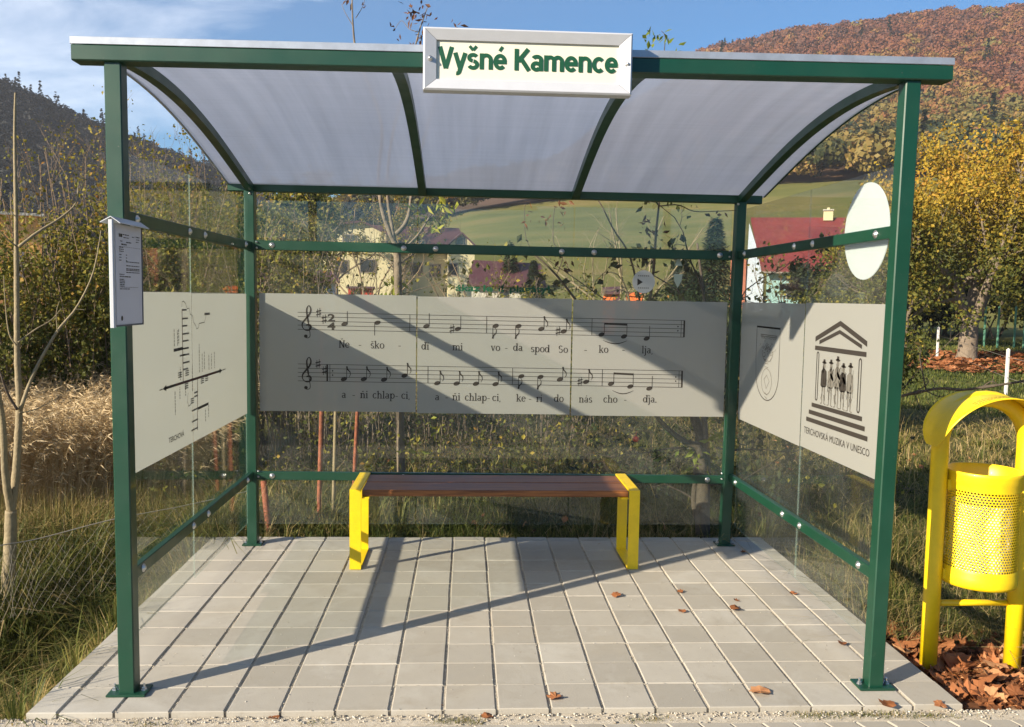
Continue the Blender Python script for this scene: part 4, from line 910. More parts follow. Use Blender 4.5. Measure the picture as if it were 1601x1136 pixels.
class Wood:
    """branching stems, kept as tubes, remembering where twigs run"""
    def __init__(s, seed): s.mb = MB(); s.r = random.Random(seed); s.tw = []
    def stem(s, p, d, L_, r0, lvl, kids=(5, 4), spread=.6, up=.25, wob=.12, n=None, r1=None, frac=.25, ratio=.55, sides=None, rr=.6):
        r = s.r; n = n or (7 if lvl > 1 else 5); p = Vector(p); d = Vector(d).normalized(); P = [p.copy()]
        for i in range(n):
            d = (d + Vector((r.gauss(0, wob), r.gauss(0, wob), r.gauss(0, wob) + up * .15))).normalized(); p = p + d * (L_ / n); P.append(p.copy())
        r1 = r1 if r1 is not None else r0 * .25; R = [r0 + (r1 - r0) * (i / n) ** .8 for i in range(n + 1)]
        s.mb.tube(P, R, sides or (7 if r0 > .015 else 4), cap=False)
        if lvl <= 1: s.tw.append((P, R))
        if lvl > 0:
            k = kids[min(len(kids) - 1, lvl - 1)]
            for i in range(k):
                f = frac + (1 - frac) * (i + r.random()) / k; j = min(n - 1, int(f * n)); q = P[j].lerp(P[j + 1], f * n - j); dd = (P[j + 1] - P[j]).normalized()
                o = dd.orthogonal().normalized(); o.rotate(Matrix.Rotation(r.uniform(0, 2 * pi), 3, dd)); nd = (dd * (1 - spread) + o * spread + Vector((0, 0, up))).normalized()
                s.stem(q, nd, L_ * ratio * r.uniform(.6, 1.15) * (1.15 - .5 * f), max(R[j] * rr, .0016), lvl - 1, kids, spread, up, wob * 1.15, None, None, .15, ratio, None, rr)
        return P
    def points(s, n, rs, jit=.02, prof=None):
        """n random points along the twigs"""
        seg = [(P[i], P[i + 1]) for P, R in s.tw for i in range(len(P) - 1)]; A = np.array([a for a, b in seg]); B = np.array([b for a, b in seg])
        k = rs.integers(0, len(seg), n); t = rs.random(n)[:, None]; return A[k] * (1 - t) + B[k] * t + rs.normal(size=(n, 3)) * jit
def base_of(x, y): return (x, y, g1(x, y) - .03)

# ---- hazel shrubs left and behind
hazel_specs = [
 (-150, 9.2, 3.5, 'yellow-green hazel shrub cut by the left picture edge'), (20, 10.2, 3.3, 'hazel shrub directly behind the pale two-stemmed sapling'), (95, 9.4, 3.35, 'bushy hazel between the sapling and the front left post'),
 (175, 9.8, 3.6, 'tall twiggy hazel rising behind the front left post and timetable'), (262, 9.5, 3.65, 'tall hazel seen through the front pane of the left wall'), (345, 10.3, 3.7, 'reddish-tipped hazel behind the back left post'),
 (425, 9.8, 3.1, 'olive hazel seen through the back wall beside the left post'), (478, 10.6, 2.2, 'thinner olive hazel in front of the cream house end wall')]
def hazel(k, px, d, H, label):
    rs = np.random.default_rng(100 + k); w = Wood(100 + k); x, y, z = spot(px, d); root = empty('hazel_shrub', (x, y, z), label, 'shrub', 'hazel shrubs behind the shelter')
    for i in range(22):
        a = w.r.uniform(0, 2 * pi); q = w.r.uniform(.05, .55); h = H * w.r.uniform(.62, 1.0)
        w.stem((x + q * cos(a), y + q * sin(a), z - .05), (cos(a) * q * .38, sin(a) * q * .38, 1), h, w.r.uniform(.008, .015), 2, (7, 5), .42, .30, .07, frac=.22, ratio=.30)
    w.mb.build('stems', M['twig'], root)
    C = w.points(14500, rs, .05); hh = (C[:, 2] - z) / H; keep = rs.random(len(C)) < np.interp(hh, [0, .12, .3, .6, .75, .9, 1.1], [.12, .5, .9, .78, .42, .2, .14]); keep &= rs.random(len(C)) < .35 + 1.1 * (fbm(C[:, 0] * 2.6, C[:, 2] * 2.6 + k, 2) ); C = C[keep]
    t = .13 + rs.beta(2.0, 2.2, len(C)) * .62 + .28 * smooth(.3, .95, (C[:, 2] - z) / H) + .25 * (fbm(C[:, 0] * 2, C[:, 2] * 2, 4) - .4); t = np.where(rs.random(len(C)) < .05, .95, t)
    sz = rs.uniform(.026, .068, len(C)) * np.interp((C[:, 2] - z) / H, [0, .7, 1], [1, .9, .6])
    V, F, T = kites(C, sz, sz * .8, t, rs, .35)
    o = quick('foliage', V - np.array([x, y, z]), F, [M['hazel_leaf']], T); o.parent = root
for k, sp_ in enumerate(hazel_specs): hazel(k, *sp_)

# ---- pale two-stemmed sapling at the far left
def P3(px, py, d):
    """point at ground distance d, seen at photo position px,py: used to read stem shapes off the photograph"""
    r = R_.T @ np.array([(px - 800.5) / FPX, 1, (568 - py) / FPX]); r = r / math.hypot(r[0], r[1]) * d
    return Vector((CAM.x + r[0], CAM.y + r[1], CAM.z + r[2]))
sd_ = 5.9
def path(pts, d0, d1=None): return [P3(a, b, d0 + ((d1 if d1 is not None else d0) - d0) * i / max(1, len(pts) - 1)) for i, (a, b) in enumerate(pts)]
def resample(P, n):
    P = [Vector(p) for p in P]; out = []; m_ = len(P) - 1
    for k in range(n + 1):
        t = k / n * m_; i = min(int(t), m_ - 1); f = t - i; g = lambda j: P[max(0, min(m_, j))]
        a, b, c, e = g(i - 1), g(i), g(i + 1), g(i + 2)
        out.append(.5 * (2 * b + (c - a) * f + (2 * a - 5 * b + 4 * c - e) * f * f + (3 * b - a - 3 * c + e) * f ** 3))
    return out
def limb(mb, P, r0, r1, n=24, sides=8, knots=0, rnd=None):
    Q = resample(P, n); R = [r0 + (r1 - r0) * i / n for i in range(n + 1)]
    if knots: R = [r * (1 + (knots if (rnd.random() < .18) else 0)) for r in R]
    mb.tube(Q, R, sides); return Q
x, y, z = spot(18, sd_)
sap = empty('sapling', (x, y, z), 'bare pale sapling whose trunk forks in two at the far left edge', 'tree')
rn = random.Random(9); b = MB()
limb(b, path([(10, 960), (16, 850), (17, 798)], sd_), .040, .033, 14, 10, .06, rn)
limb(b, path([(17, 798), (24, 750), (30, 640), (27, 560), (26, 450), (25, 330), (23, 220), (24, 145)], sd_, sd_ + .15), .026, .006, 60, 8, .12, rn)
limb(b, path([(17, 798), (8, 740), (4, 660), (-6, 600), (-30, 480), (-60, 330)], sd_, sd_ - .2), .024, .008, 40, 8, .1, rn)
b.build('trunk', M['bark_pale'], sap)
for pts, r0, r1, d1 in [([(32, 640), (52, 585), (88, 520), (120, 480), (146, 425), (158, 360)], .012, .003, .3), ([(30, 385), (60, 362), (95, 340), (118, 318), (122, 292)], .010, .003, .2), ([(28, 535), (55, 515), (80, 500), (96, 482)], .005, .002, .1), ([(30, 645), (55, 640), (90, 622)], .004, .002, .1),
                    ([(27, 640), (12, 615), (0, 580), (-12, 540)], .009, .004, -.1), ([(26, 540), (14, 520), (8, 470), (6, 430)], .005, .002, .0), ([(26, 385), (10, 372), (-8, 350)], .005, .002, -.1), ([(60, 350), (85, 345)], .003, .0015, 0), ([(25, 338), (18, 330), (16, 300)], .004, .002, 0), ([(90, 520), (88, 490), (93, 470)], .003, .0015, 0), ([(118, 483), (132, 484)], .003, .002, 0)]:
    b = MB(); limb(b, path(pts, sd_, sd_ + d1), r0, r1, 16, 6, .1, rn); b.build('branch', M['bark_pale'] if r0 != .009 else M['bark_dark'], sap)

# ---- young walnut behind the back wall
wd = 6.5
def small_leaves(C, s0, s1, mat, name, root, rs, droop=.5, cl=5, spread=.05, t=None):
    C = np.repeat(np.array(C), cl, 0) + rs.normal(size=(len(C) * cl, 3)) * spread; s_ = rs.uniform(s0, s1, len(C))
    V, F, T = kites(C, s_, s_ * .42, rs.random(len(C)) if t is None else np.clip(rs.normal(t, .18, len(C)), 0, 1), rs, droop)
    o = quick(name, V - np.array(root.location), F, [mat], T); o.parent = root
x, y, z = spot(627, wd); rs = np.random.default_rng(31)
wal = empty('young_walnut', (x, y, z), 'slim tree with pale forking trunk behind the middle pane, few yellow-green leaves', 'tree')
b = MB(); limb(b, path([(631, 850), (628, 760), (626, 690), (625, 560), (623, 470), (621, 400), (618, 380)], wd), .034, .026, 30, 10, .06, rn)
limb(b, path([(618, 382), (606, 355), (596, 320), (592, 270), (596, 190), (560, 90), (552, 40), (550, -30)], wd), .020, .004, 36, 7)
limb(b, path([(618, 382), (612, 350), (606, 300), (612, 220), (640, 110), (655, 50), (668, 12)], wd), .016, .003, 30, 7)
limb(b, path([(619, 366), (632, 352), (640, 330), (646, 290), (668, 200), (700, 90), (712, 45)], wd), .019, .003, 30, 7)
b.build('trunk', M['bark_mid'], wal)
for pts, r0, r1 in [([(636, 385), (655, 365), (672, 338), (684, 318), (705, 280), (760, 200)], .011, .004), ([(622, 415), (606, 405), (590, 390), (575, 368)], .006, .002), ([(626, 412), (640, 402), (652, 393)], .006, .002), ([(627, 460), (655, 452), (690, 440), (715, 415)], .004, .0015), ([(552, 40), (540, 20), (534, 6)], .003, .0015), ([(556, 28), (566, 12), (570, 0)], .003, .0015),
                    ([(655, 50), (640, 45), (628, 32), (618, 44)], .003, .0015), ([(628, 700), (645, 690), (665, 668)], .004, .0015), ([(628, 745), (648, 705), (672, 690)], .004, .0015), ([(655, 60), (672, 45), (700, 50), (716, 42)], .003, .0015)]:
    q = MB(); limb(q, path(pts, wd, wd + .1), r0, r1, 14, 6); q.build('branch', M['bark_mid'], wal)
small_leaves([P3(a, b_, wd) for a, b_ in [(618, 440), (612, 452), (628, 446), (676, 332), (684, 350), (692, 322), (662, 330), (650, 322), (640, 470), (620, 462), (700, 325), (672, 312), (610, 470), (668, 345)]], .06, .11, M['walnut_leaf'], 'green_leaves', wal, rs, .9, 4, .04)
small_leaves([P3(a, b_, wd) for a, b_ in [(668, 662), (680, 672), (645, 690), (660, 710), (672, 775), (650, 770), (640, 825), (655, 812), (625, 730), (640, 700)]], .05, .09, M['walnut_leaf'], 'low_leaves', wal, rs, .4, 4, .03)
small_leaves([P3(a, b_, wd) for a, b_ in [(660, 12), (648, 22), (668, 20), (672, 32), (655, 35), (640, 30), (645, 15), (655, 45), (636, 14), (620, 42), (622, 68), (640, 66), (712, 40), (710, 47), (570, 3), (655, 62), (664, 26), (548, 2)]], .035, .07, M['dead_leaf'], 'dry_leaves', wal, rs, .8, 4, .025, .35)

# ---- old apple tree right of the bench, just behind the back wall
ad_ = 5.75
x, y, z = spot(1100, ad_); rs = np.random.default_rng(32)
app = empty('apple_tree', (x, y, z), 'dark twisted apple tree behind the back right post with a few withered leaves', 'tree')
b = MB(); limb(b, path([(1098, 850), (1099, 780), (1101, 720), (1098, 690), (1082, 640), (1060, 560), (1045, 520)], ad_, ad_ + .3), .052, .020, 30, 10, .08, rn)
limb(b, path([(1100, 735), (1092, 700), (1070, 690), (1042, 668), (1020, 640), (1000, 590)], ad_, ad_ - .1), .028, .009, 20, 8)
limb(b, path([(1101, 720), (1105, 690), (1100, 640), (1110, 560), (1100, 460), (1090, 380)], ad_, ad_ + .4), .024, .008, 20, 8)
limb(b, path([(1098, 830), (1085, 790), (1088, 740), (1086, 700)], ad_ + .1), .022, .016, 12, 8)
b.build('trunk', M['bark_dark'], app)
w = Wood(77)
for (a, b_), dr, L_ in [((1098, 690), (-.5, .1, .8), .8), ((1060, 640), (-.9, .2, .2), .7), ((1045, 560), (-.3, .2, 1), 1.1), ((1100, 640), (.6, .1, .6), .8), ((1110, 560), (.4, 0, 1), .9), ((1100, 460), (-.2, .1, 1), .8), ((1085, 780), (-.8, 0, .3), .6), ((1070, 700), (-.8, 0, -.1), .7), ((1100, 520), (-.6, 0, .7), .8), ((1120, 700), (.8, .2, -.1), .8), ((1100, 760), (.7, 0, .1), .7)]:
    w.stem(P3(a, b_, ad_ + .1), dr, L_, .009, 2, (6, 5), .6, .1, .2, ratio=.5)
w.mb.build('branches', M['bark_dark'], app)
C = w.points(850, rs, .03); s_ = rs.uniform(.03, .075, len(C)); V, F, T = kites(C, s_, s_ * .6, rs.beta(1.5, 2, len(C)), rs, .5); o = quick('withered_leaves', V - np.array([x, y, z]), F, [M['dark_leaf']], T); o.parent = app
small_leaves([P3(a, b_, ad_) for a, b_ in [(1082, 712), (1092, 706), (1085, 722), (1120, 672), (1118, 690), (1112, 665), (1125, 680), (1060, 690)]], .05, .09, M['walnut_leaf'], 'green_leaves', app, rs, .4, 4, .03, .2)
# long dark shoots reaching up to the roof
b = MB(); limb(b, path([(1016, 470), (1022, 420), (1026, 360), (1030, 322), (1030, 300), (1026, 290)], ad_ - .3), .010, .003, 16, 6); b.build('long_shoot', M['bark_dark'], app)
b = MB(); limb(b, path([(1030, 322), (1060, 320), (1085, 330), (1120, 330), (1160, 328)], ad_ - .3), .004, .002, 14, 5); b.build('long_shoot', M['bark_dark'], app)
b = MB(); limb(b, path([(900, 468), (870, 430), (845, 405), (835, 398)], ad_ + .1), .009, .004, 10, 6); b.build('long_shoot', M['bark_dark'], app)
b = MB(); limb(b, path([(1000, 470), (985, 400), (960, 360), (940, 320), (925, 300), (922, 285)], ad_ - .3), .007, .002, 14, 5); b.build('long_shoot', M['bark_dark'], app)
b = MB(); limb(b, path([(1030, 300), (1034, 200), (1036, 110), (1040, 60), (1034, 48)], ad_ + .1), .005, .002, 14, 5); b.build('long_shoot', M['bark_dark'], app)
b = MB(); limb(b, path([(870, 430), (880, 400), (866, 380), (865, 345), (868, 322)], ad_ + .2), .004, .002, 12, 5); b.build('long_shoot', M['bark_dark'], app)
b = MB(); limb(b, path([(835, 398), (822, 370), (820, 330), (822, 318)], ad_ + .2), .003, .002, 10, 5); b.build('long_shoot', M['bark_dark'], app)

small_leaves([P3(a, b_, ad_ - .2) for a, b_ in [(925, 290), (930, 300), (922, 296), (1022, 352), (1018, 362), (1012, 352), (1120, 335), (832, 330), (828, 338), (870, 322), (866, 332), (868, 345), (880, 322), (872, 400), (880, 410), (890, 420), (868, 405), (1015, 360), (1150, 420), (1125, 410), (1140, 440)]], .03, .065, M['dead_leaf'], 'dry_leaves', app, rs, .7, 4, .03, .4)
small_leaves([P3(a, b_, ad_ + .1) for a, b_ in [(1020, 48), (1028, 60), (1038, 52), (1024, 72), (1046, 72), (1052, 78), (1030, 78), (1018, 56)]], .045, .08, M['walnut_leaf'], 'top_leaves', app, rs, .5, 3, .03, .0)
q = MB(); p = P3(994, 686, ad_ - .1); q.ball(p, .022, 2, sc=(1, 1, .92)); q.tube([p + Vector((0, 0, .02)), p + Vector((.004, 0, .05))], .002, 5); a_ = q.build('apple', M['apple'], origin=tuple(p)); tag(a_, 'single small red apple hanging behind the glass above the bench end', 'apple')

# ---- low woody shoots and briars in front of the house view: bare stems behind the back wall
br_specs = [(500, 8.2, 2.6, 'bare brown thicket at the left end of the bench view'), (560, 8.8, 2.9, 'pale bare stems crossing the cream house front'), (665, 8.6, 2.4, 'bare twiggy shrub right of the pale forked trunk'), (745, 9.4, 2.2, 'bare thorny thicket below the green warning letters'),
            (850, 9.0, 2.1, 'low dark thicket left of the orange hut'), (930, 10.5, 2.0, 'low olive thicket in front of the orange hut')]
for k, (px, d, H, lab) in enumerate(br_specs):
    rs = np.random.default_rng(60 + k); w = Wood(60 + k); x, y, z = spot(px, d); root = empty('bare_shrub', (x, y, z), lab, 'shrub', 'bare shrubs behind the back wall')
    for i in range(15):
        a = w.r.uniform(0, 2 * pi); q_ = w.r.uniform(.05, .5); w.stem((x + q_ * cos(a), y + q_ * sin(a), z - .05), (cos(a) * .25, sin(a) * .25, 1), H * w.r.uniform(.6, 1), w.r.uniform(.006, .011), 2, (6, 5), .45, .2, .10, frac=.2, ratio=.33)
    w.mb.build('stems', M['bark_mid'], root)
    C = w.points(350 + 1500 * (k > 3), rs, .03); s_ = rs.uniform(.02, .05, len(C)); V, F, T = kites(C, s_, s_ * .7, rs.beta(1.6, 1.6, len(C)), rs, .4); o = quick('foliage', V - np.array([x, y, z]), F, [M['hazel_leaf']], T); o.parent = root
# dark leafy bushes between back right post and red roof
for k, (px, d, H, wd_, nl, lab) in enumerate([(1075, 13.5, 1.75, .9, 6500, 'dark green rounded bush left of the back right post'), (1135, 12.5, 1.65, .8, 6500, 'dark bush directly behind the back right post'), (1205, 12.0, 1.55, .8, 6500, 'dark leafy bush below the white gable of the red-roofed house'),
                                             (1275, 13.0, 1.75, .9, 6000, 'olive bush right of the blue-white gable'), (1350, 12.4, 1.95, .9, 6000, 'brownish bush below the white round plate')]):
    rs = np.random.default_rng(160 + k); w = Wood(160 + k); x, y, z = spot(px, d); root = empty('leafy_bush', (x, y, z), lab, 'bush', 'bushes behind the right wall')
    for i in range(14):
        a = w.r.uniform(0, 2 * pi); w.stem((x + .2 * cos(a), y + .2 * sin(a), z), (cos(a) * .55, sin(a) * .55, 1), H * w.r.uniform(.7, 1.05), .012, 2, (6, 5), .5, .15, .12, ratio=.42)
    w.mb.build('stems', M['bark_dark'], root)
    C = w.points(nl, rs, .06); s_ = rs.uniform(.035, .07, len(C)); t = rs.beta(1.6, 2.4, len(C)); V, F, T = kites(C, s_, s_ * .7, t, rs, .3)
    o = quick('foliage', V - np.array([x, y, z]), F, [M['dark_leaf'] if k < 3 else M['hazel_leaf']], T); o.parent = root

for k, (px, d, H, lab) in enumerate([(450, 7.6, .75, 'low bramble with yellowish leaves behind the left bench leg'), (590, 7.2, .65, 'low bramble left of the slim walnut trunk'), (705, 7.9, .85, 'tangled bramble under the song band, right of the walnut'), (800, 7.4, .60, 'low bramble behind the middle of the bench'), (890, 8.0, .85, 'brown bramble right of the second glass joint'), (985, 7.3, .70, 'bramble below the hanging apple'),
                                             (1190, 7.6, .95, 'dark bramble behind the right wall near the back post'), (1265, 7.0, .75, 'bramble seen under the emblem band')]):
    rs = np.random.default_rng(260 + k); w = Wood(260 + k); x, y, z = spot(px, d); root = empty('bramble', (x, y, z), lab, 'bush', 'brambles behind the back wall')
    for i in range(16):
        a = w.r.uniform(0, 2 * pi); w.stem((x + .15 * cos(a), y + .15 * sin(a), z), (cos(a) * 1.1, sin(a) * 1.1, .9), H * w.r.uniform(.9, 1.5), .005, 2, (5, 5), .55, .02, .22, ratio=.45)
    w.mb.build('stems', M['bark_dark'], root); C = w.points(480 + 60 * (k % 3), rs, .04); C = C[C[:, 2] > z]; s_ = rs.uniform(.02, .055, len(C)); V, F, T = kites(C, s_, s_ * .75, rs.beta(1.5, 1.8, len(C)), rs, .3)
    o = quick('foliage', V - np.array([x, y, z]), F, [M['dark_leaf'] if k in (2, 5, 6) else M['hazel_leaf']], T); o.parent = root

# ---- big yellowing tree on the lawn and its neighbour
def broad_tree(px, d, H, cr, trunk_r, label, seed, nl, fork=True, mat='yellow_leaf', leaf=(.07, .15), name='broadleaf_tree', clear=.25):
    rs = np.random.default_rng(seed); w = Wood(seed); x, y, z = spot(px, d); root = empty(name, (x, y, z), label, 'tree'); b = w.mb
    hf = H * clear * .8
    b.tube(resample([(x, y, z - .1), (x + .03, y, z + hf * .5), (x + .05, y, z + hf)], 8), [trunk_r * (1.35 if i == 0 else 1.15 if i == 1 else 1) * (1 - .03 * i) for i in range(9)], 12)
    top = Vector((x + .05, y, z + hf * .95))
    lim = [((-.3, .1, 1), .62), ((.1, -.3, 1), .70), ((.75, .1, .75), .62), ((-.75, -.2, .7), .55), ((.2, .6, .9), .55), ((-.1, .2, 1), .68)]
    for dr, fl in lim: w.stem(top - Vector((0, 0, w.r.uniform(0, .25) * hf)), dr, H * fl, trunk_r * .5, 3, (5, 6, 6), .55, .18, .13, n=8, frac=.2, ratio=.48)
    b.build('trunk', M['bark_mid'], root)
    C = w.points(nl, rs, .22); cz = z + H * .60; q = ((C[:, 0] - x) / cr) ** 2 + ((C[:, 1] - y) / cr) ** 2 + ((C[:, 2] - cz) / (H * .46)) ** 2
    keep = (q < 1.15 + .3 * rs.random(len(C))) & (C[:, 2] > z + H * .16); keep &= rs.random(len(C)) < .25 + 1.5 * fbm(C[:, 0] * .9 + seed, C[:, 2] * .9 + C[:, 1] * .5, seed) - .18; C = C[keep]
    E_ = rs.normal(size=(nl // 2, 3)); E_ /= np.linalg.norm(E_, axis=1)[:, None]; E_ *= (rs.random(len(E_)) ** .28)[:, None] * (.82 + .30 * fbm(E_[:, 0] * 3 + seed, E_[:, 2] * 3 + E_[:, 1] * 2, 9))[:, None] ; E_ = E_ * [cr, cr, H * .44] + [x, y, cz]; E_ = E_[(E_[:, 2] > z + H * .34)]; E_ = E_[rs.random(len(E_)) < smooth(.42, .56, fbm(E_[:, 0] * 1.1, E_[:, 2] * 1.1 + E_[:, 1] * .6, seed + 3))]
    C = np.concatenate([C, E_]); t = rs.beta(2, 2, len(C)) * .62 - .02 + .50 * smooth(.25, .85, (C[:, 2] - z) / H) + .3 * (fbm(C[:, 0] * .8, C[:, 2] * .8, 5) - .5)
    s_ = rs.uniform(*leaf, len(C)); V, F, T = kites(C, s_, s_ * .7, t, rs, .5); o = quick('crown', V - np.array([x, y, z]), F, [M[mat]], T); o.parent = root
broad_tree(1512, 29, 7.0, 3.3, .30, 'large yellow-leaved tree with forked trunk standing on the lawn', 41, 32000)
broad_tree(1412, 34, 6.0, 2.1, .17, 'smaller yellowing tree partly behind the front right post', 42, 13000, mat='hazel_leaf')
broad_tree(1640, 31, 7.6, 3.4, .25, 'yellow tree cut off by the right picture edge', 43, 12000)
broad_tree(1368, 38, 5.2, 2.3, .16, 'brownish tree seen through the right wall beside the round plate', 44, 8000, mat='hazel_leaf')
# bare pale tree before the meadow
def bare_tree(px, d, H, label, seed, mat='bark_pale', r=.10, leaves=0, name='bare_tree', lk=None):
    rs = np.random.default_rng(seed); w = Wood(seed); x, y, z = spot(px, d); root = empty(name, (x, y, z), label, 'tree')
    w.mb.tube([(x, y, z - .1), (x, y, z + H * .22)], [r, r * .8], 8)
    for dr in [(-.5, 0, 1), (.35, .2, 1), (-.15, -.2, 1), (.7, 0, .9), (-.8, .1, .8), (.1, .3, 1)]: w.stem((x, y, z + H * .2), dr, H * .72, r * .5, 3, (6, 6, 5), .5, .15, .14, n=7, ratio=.42, rr=.5)
    w.mb.build('trunk', M[mat], root)
    if leaves:
        C = w.points(leaves, rs, .12); s_ = rs.uniform(.09, .2, len(C)); V, F, T = kites(C, s_, s_ * .7, rs.beta(1.6, 1.8, len(C)), rs, .4); o = quick('crown', V - np.array([x, y, z]), F, [M[lk or 'hazel_leaf']], T); o.parent = root
bare_tree(985, 23, 4.6, 'leafless pale tree standing before the green meadow', 51)
bare_tree(930, 27, 4.4, 'smaller leafless tree left of the pale one', 52, r=.07)
bare_tree(745, 20, 3.0, 'spindly bare tree right of the cream house', 53, 'twig', .06, 120)
bare_tree(575, 24, 4.2, 'brown bare tree in front of the cream house', 54, 'twig', .07, 120)
bare_tree(415, 26, 5.2, 'half-bare olive tree left of the cream house', 55, 'twig', .09, 7000)
bare_tree(1225, 30, 3.6, 'half-bare shrub-like tree before the red roof', 56, 'twig', .05, 150)
bare_tree(525, 60, 9.5, 'golden tree on the slope above the cream house', 57, 'twig', .16, 6000, lk='yellow_leaf')
bare_tree(625, 66, 9.0, 'orange-brown tree on the slope behind the cream roof', 58, 'twig', .16, 6000, lk='yellow_leaf')

# conifers
def conifer(px, d, H, R0, label, seed):
    rs = np.random.default_rng(seed); x, y, z = spot(px, d); root = empty('conifer', (x, y, z), label, 'tree', None); MB().tube([(x, y, z - .1), (x, y, z + H)], [H * .022, .01], 7).build('trunk', M['bark_dark'], root)
    n = 9000; h = rs.random(n) ** 1.25; a = rs.random(n) * 2 * pi; lev = np.floor(h * H / .34); rmax = R0 * (1 - h) ** .85 * (.72 + .28 * vnoise(lev, a * 1.9, seed)) + .05; rr2 = rmax * rs.random(n) ** .45
    C = np.stack([x + rr2 * np.cos(a), y + rr2 * np.sin(a), z + .25 + h * (H - .2) - rr2 * .28 + (rs.random(n) - .5) * .1], 1)
    D = np.stack([np.cos(a), np.sin(a), np.full(n, -.25)], 1) + rs.normal(size=(n, 3)) * .35; D /= np.linalg.norm(D, axis=1)[:, None]; Sx = np.cross(D, [0, 0, 1]); s_ = rs.uniform(.12, .28, n)[:, None] * (H / 5) ** .5
    V = np.stack([C, C + D * s_ * .5 + Sx * s_ * .22, C + D * s_, C + D * s_ * .5 - Sx * s_ * .22], 1).reshape(-1, 3); F = np.arange(n * 4).reshape(-1, 4)
    o = quick('crown', V - np.array([x, y, z]), F, [M['conifer']], rs.random(n)); o.parent = root
conifer(796, 48, 4.4, 1.2, 'dark conifer furthest left on the green meadow edge', 71); conifer(832, 46, 3.4, 1.0, 'small conifer right beside the taller one on the meadow', 72); conifer(1112, 30, 4.4, 1.3, 'tall dark conifer just left of the back right post', 73); conifer(1060, 32, 3.4, 1.2, 'shorter dark conifer behind the pale decal', 74)
conifer(1085, 26, 2.6, 1.1, 'low broad conifer between the two taller dark ones', 75)

# ---- dark hedge behind the lawn
for k, (px, d, H, lab) in enumerate([(1395, 44, 3.4, 'hedge clump behind the front right post'), (1450, 46, 3.6, 'dark hedge clump left of the yellow tree trunk'), (1520, 45, 3.8, 'dark hedge clump right behind the forked trunk'), (1590, 44, 3.6, 'dark hedge clump at the right picture edge'), (1330, 47, 3.4, 'dark hedge clump behind the brown tree'), (1660, 42, 4, 'hedge clump beyond the right picture edge')]):
    rs = np.random.default_rng(300 + k); x, y, z = spot(px, d); root = empty('hedge_clump', (x, y, z), lab, 'hedge', 'hedge behind the lawn'); w = Wood(300 + k)
    for i in range(10):
        a = w.r.uniform(0, 2 * pi); w.stem((x + 1.2 * cos(a), y + .6 * sin(a), z), (cos(a) * .4, sin(a) * .3, 1), H * w.r.uniform(.7, 1), .04, 2, (6, 5), .5, .15, .12, ratio=.42)
    w.mb.build('stems', M['bark_dark'], root); C = w.points(9000, rs, .25); s_ = rs.uniform(.12, .26, len(C)); V, F, T = kites(C, s_, s_ * .75, rs.beta(1.5, 2.2, len(C)), rs, .3); o = quick('foliage', V - np.array([x, y, z]), F, [M['hazel_leaf'] if k % 2 else M['dark_leaf']], T); o.parent = root

# ---- forests on the two hills
def tang(C, out_, s_, t, rs):
    """leaf clumps lying on a crown's surface, facing outwards with some scatter"""
    n = len(C); U = out_ / (np.linalg.norm(out_, axis=1)[:, None] + 1e-6) + rs.normal(size=(n, 3)) * .38; U /= np.linalg.norm(U, axis=1)[:, None]
    D = np.cross(U, rs.normal(size=(n, 3))); D /= np.linalg.norm(D, axis=1)[:, None]; Sx = np.cross(U, D); q = s_[:, None]
    V = np.stack([C - D * q, C + Sx * q * .75, C + D * q, C - Sx * q * .75], 1).reshape(-1, 3); return V, np.arange(n * 4).reshape(-1, 4), t
def forest(name, th0, th1, mat, n, label, seed, fr=(162, 1.06), size=(2.0, 4.3), cl=170, conif=.010, tfun=None):
    rs = np.random.default_rng(seed); th = rs.uniform(th0, th1, n); rd = np.interp(th, TH, RRD); u = rs.random(n); r = np.sqrt(fr[0] ** 2 + u * ((rd * fr[1]) ** 2 - fr[0] ** 2))
    x = CAM.x + r * np.sin(th); y = CAM.y + r * np.cos(th); z = ground(x, y); R0 = rs.uniform(*size, n) ; con = rs.random(n) < conif * (1 + 4 * (fbm(x * .02, y * .02, seed) > .58))
    tb_ = tfun(x, y, r, th, rs)
    Vs = []; Ts = []
    vis = np.where((th < .26) & (th > -.26), (r < 205), True); x, y, z, R0, con, tb_ = [q[vis] for q in (x, y, z, R0, con, tb_)]; n = len(x)
    # every tree: a cloud of leaf clumps on a lumpy dome (or a cone), sized to the tree
    k = cl; N_ = n * k; tr_ = np.repeat(np.arange(n), k); d = rs.normal(size=(N_, 3)); d /= np.linalg.norm(d, axis=1)[:, None]; d[:, 2] = np.abs(d[:, 2]) * 1.0 - .25
    rad = R0[tr_] * (.55 + .45 * rs.random(N_) ** .5); lob = .75 + .5 * fbm(d[:, 0] * 2.2 + tr_ * 3.7, d[:, 1] * 2.2 + d[:, 2] * 2.2, seed)
    P = d * (rad * lob)[:, None]; P[:, 2] = P[:, 2] * 1.25 + R0[tr_] * 1.15
    c_ = con[tr_]; hh = rs.random(N_); an = rs.random(N_) * 2 * pi; Rc = R0[tr_] * .62 * (1 - hh) * (.6 + .4 * rs.random(N_)); Hc = R0[tr_] * 3.4
    P = np.where(c_[:, None], np.stack([Rc * np.cos(an), Rc * np.sin(an), hh * Hc], 1), P)
    C = P + np.stack([x, y, z], 1)[tr_]; s_ = rs.uniform(.45, 1.0, N_) * R0[tr_] * .19
    V, F, T = tang(C, P - np.stack([0 * z, 0 * z, R0 * 1.3], 1)[tr_], s_, np.clip(tb_[tr_] + rs.normal(0, .045, N_), 0, 1) * (~c_) + .06 * rs.random(N_) * c_, rs)
    o = quick(name, V, F, [M[mat]], T); tag(o, label, 'forest', kind='stuff')
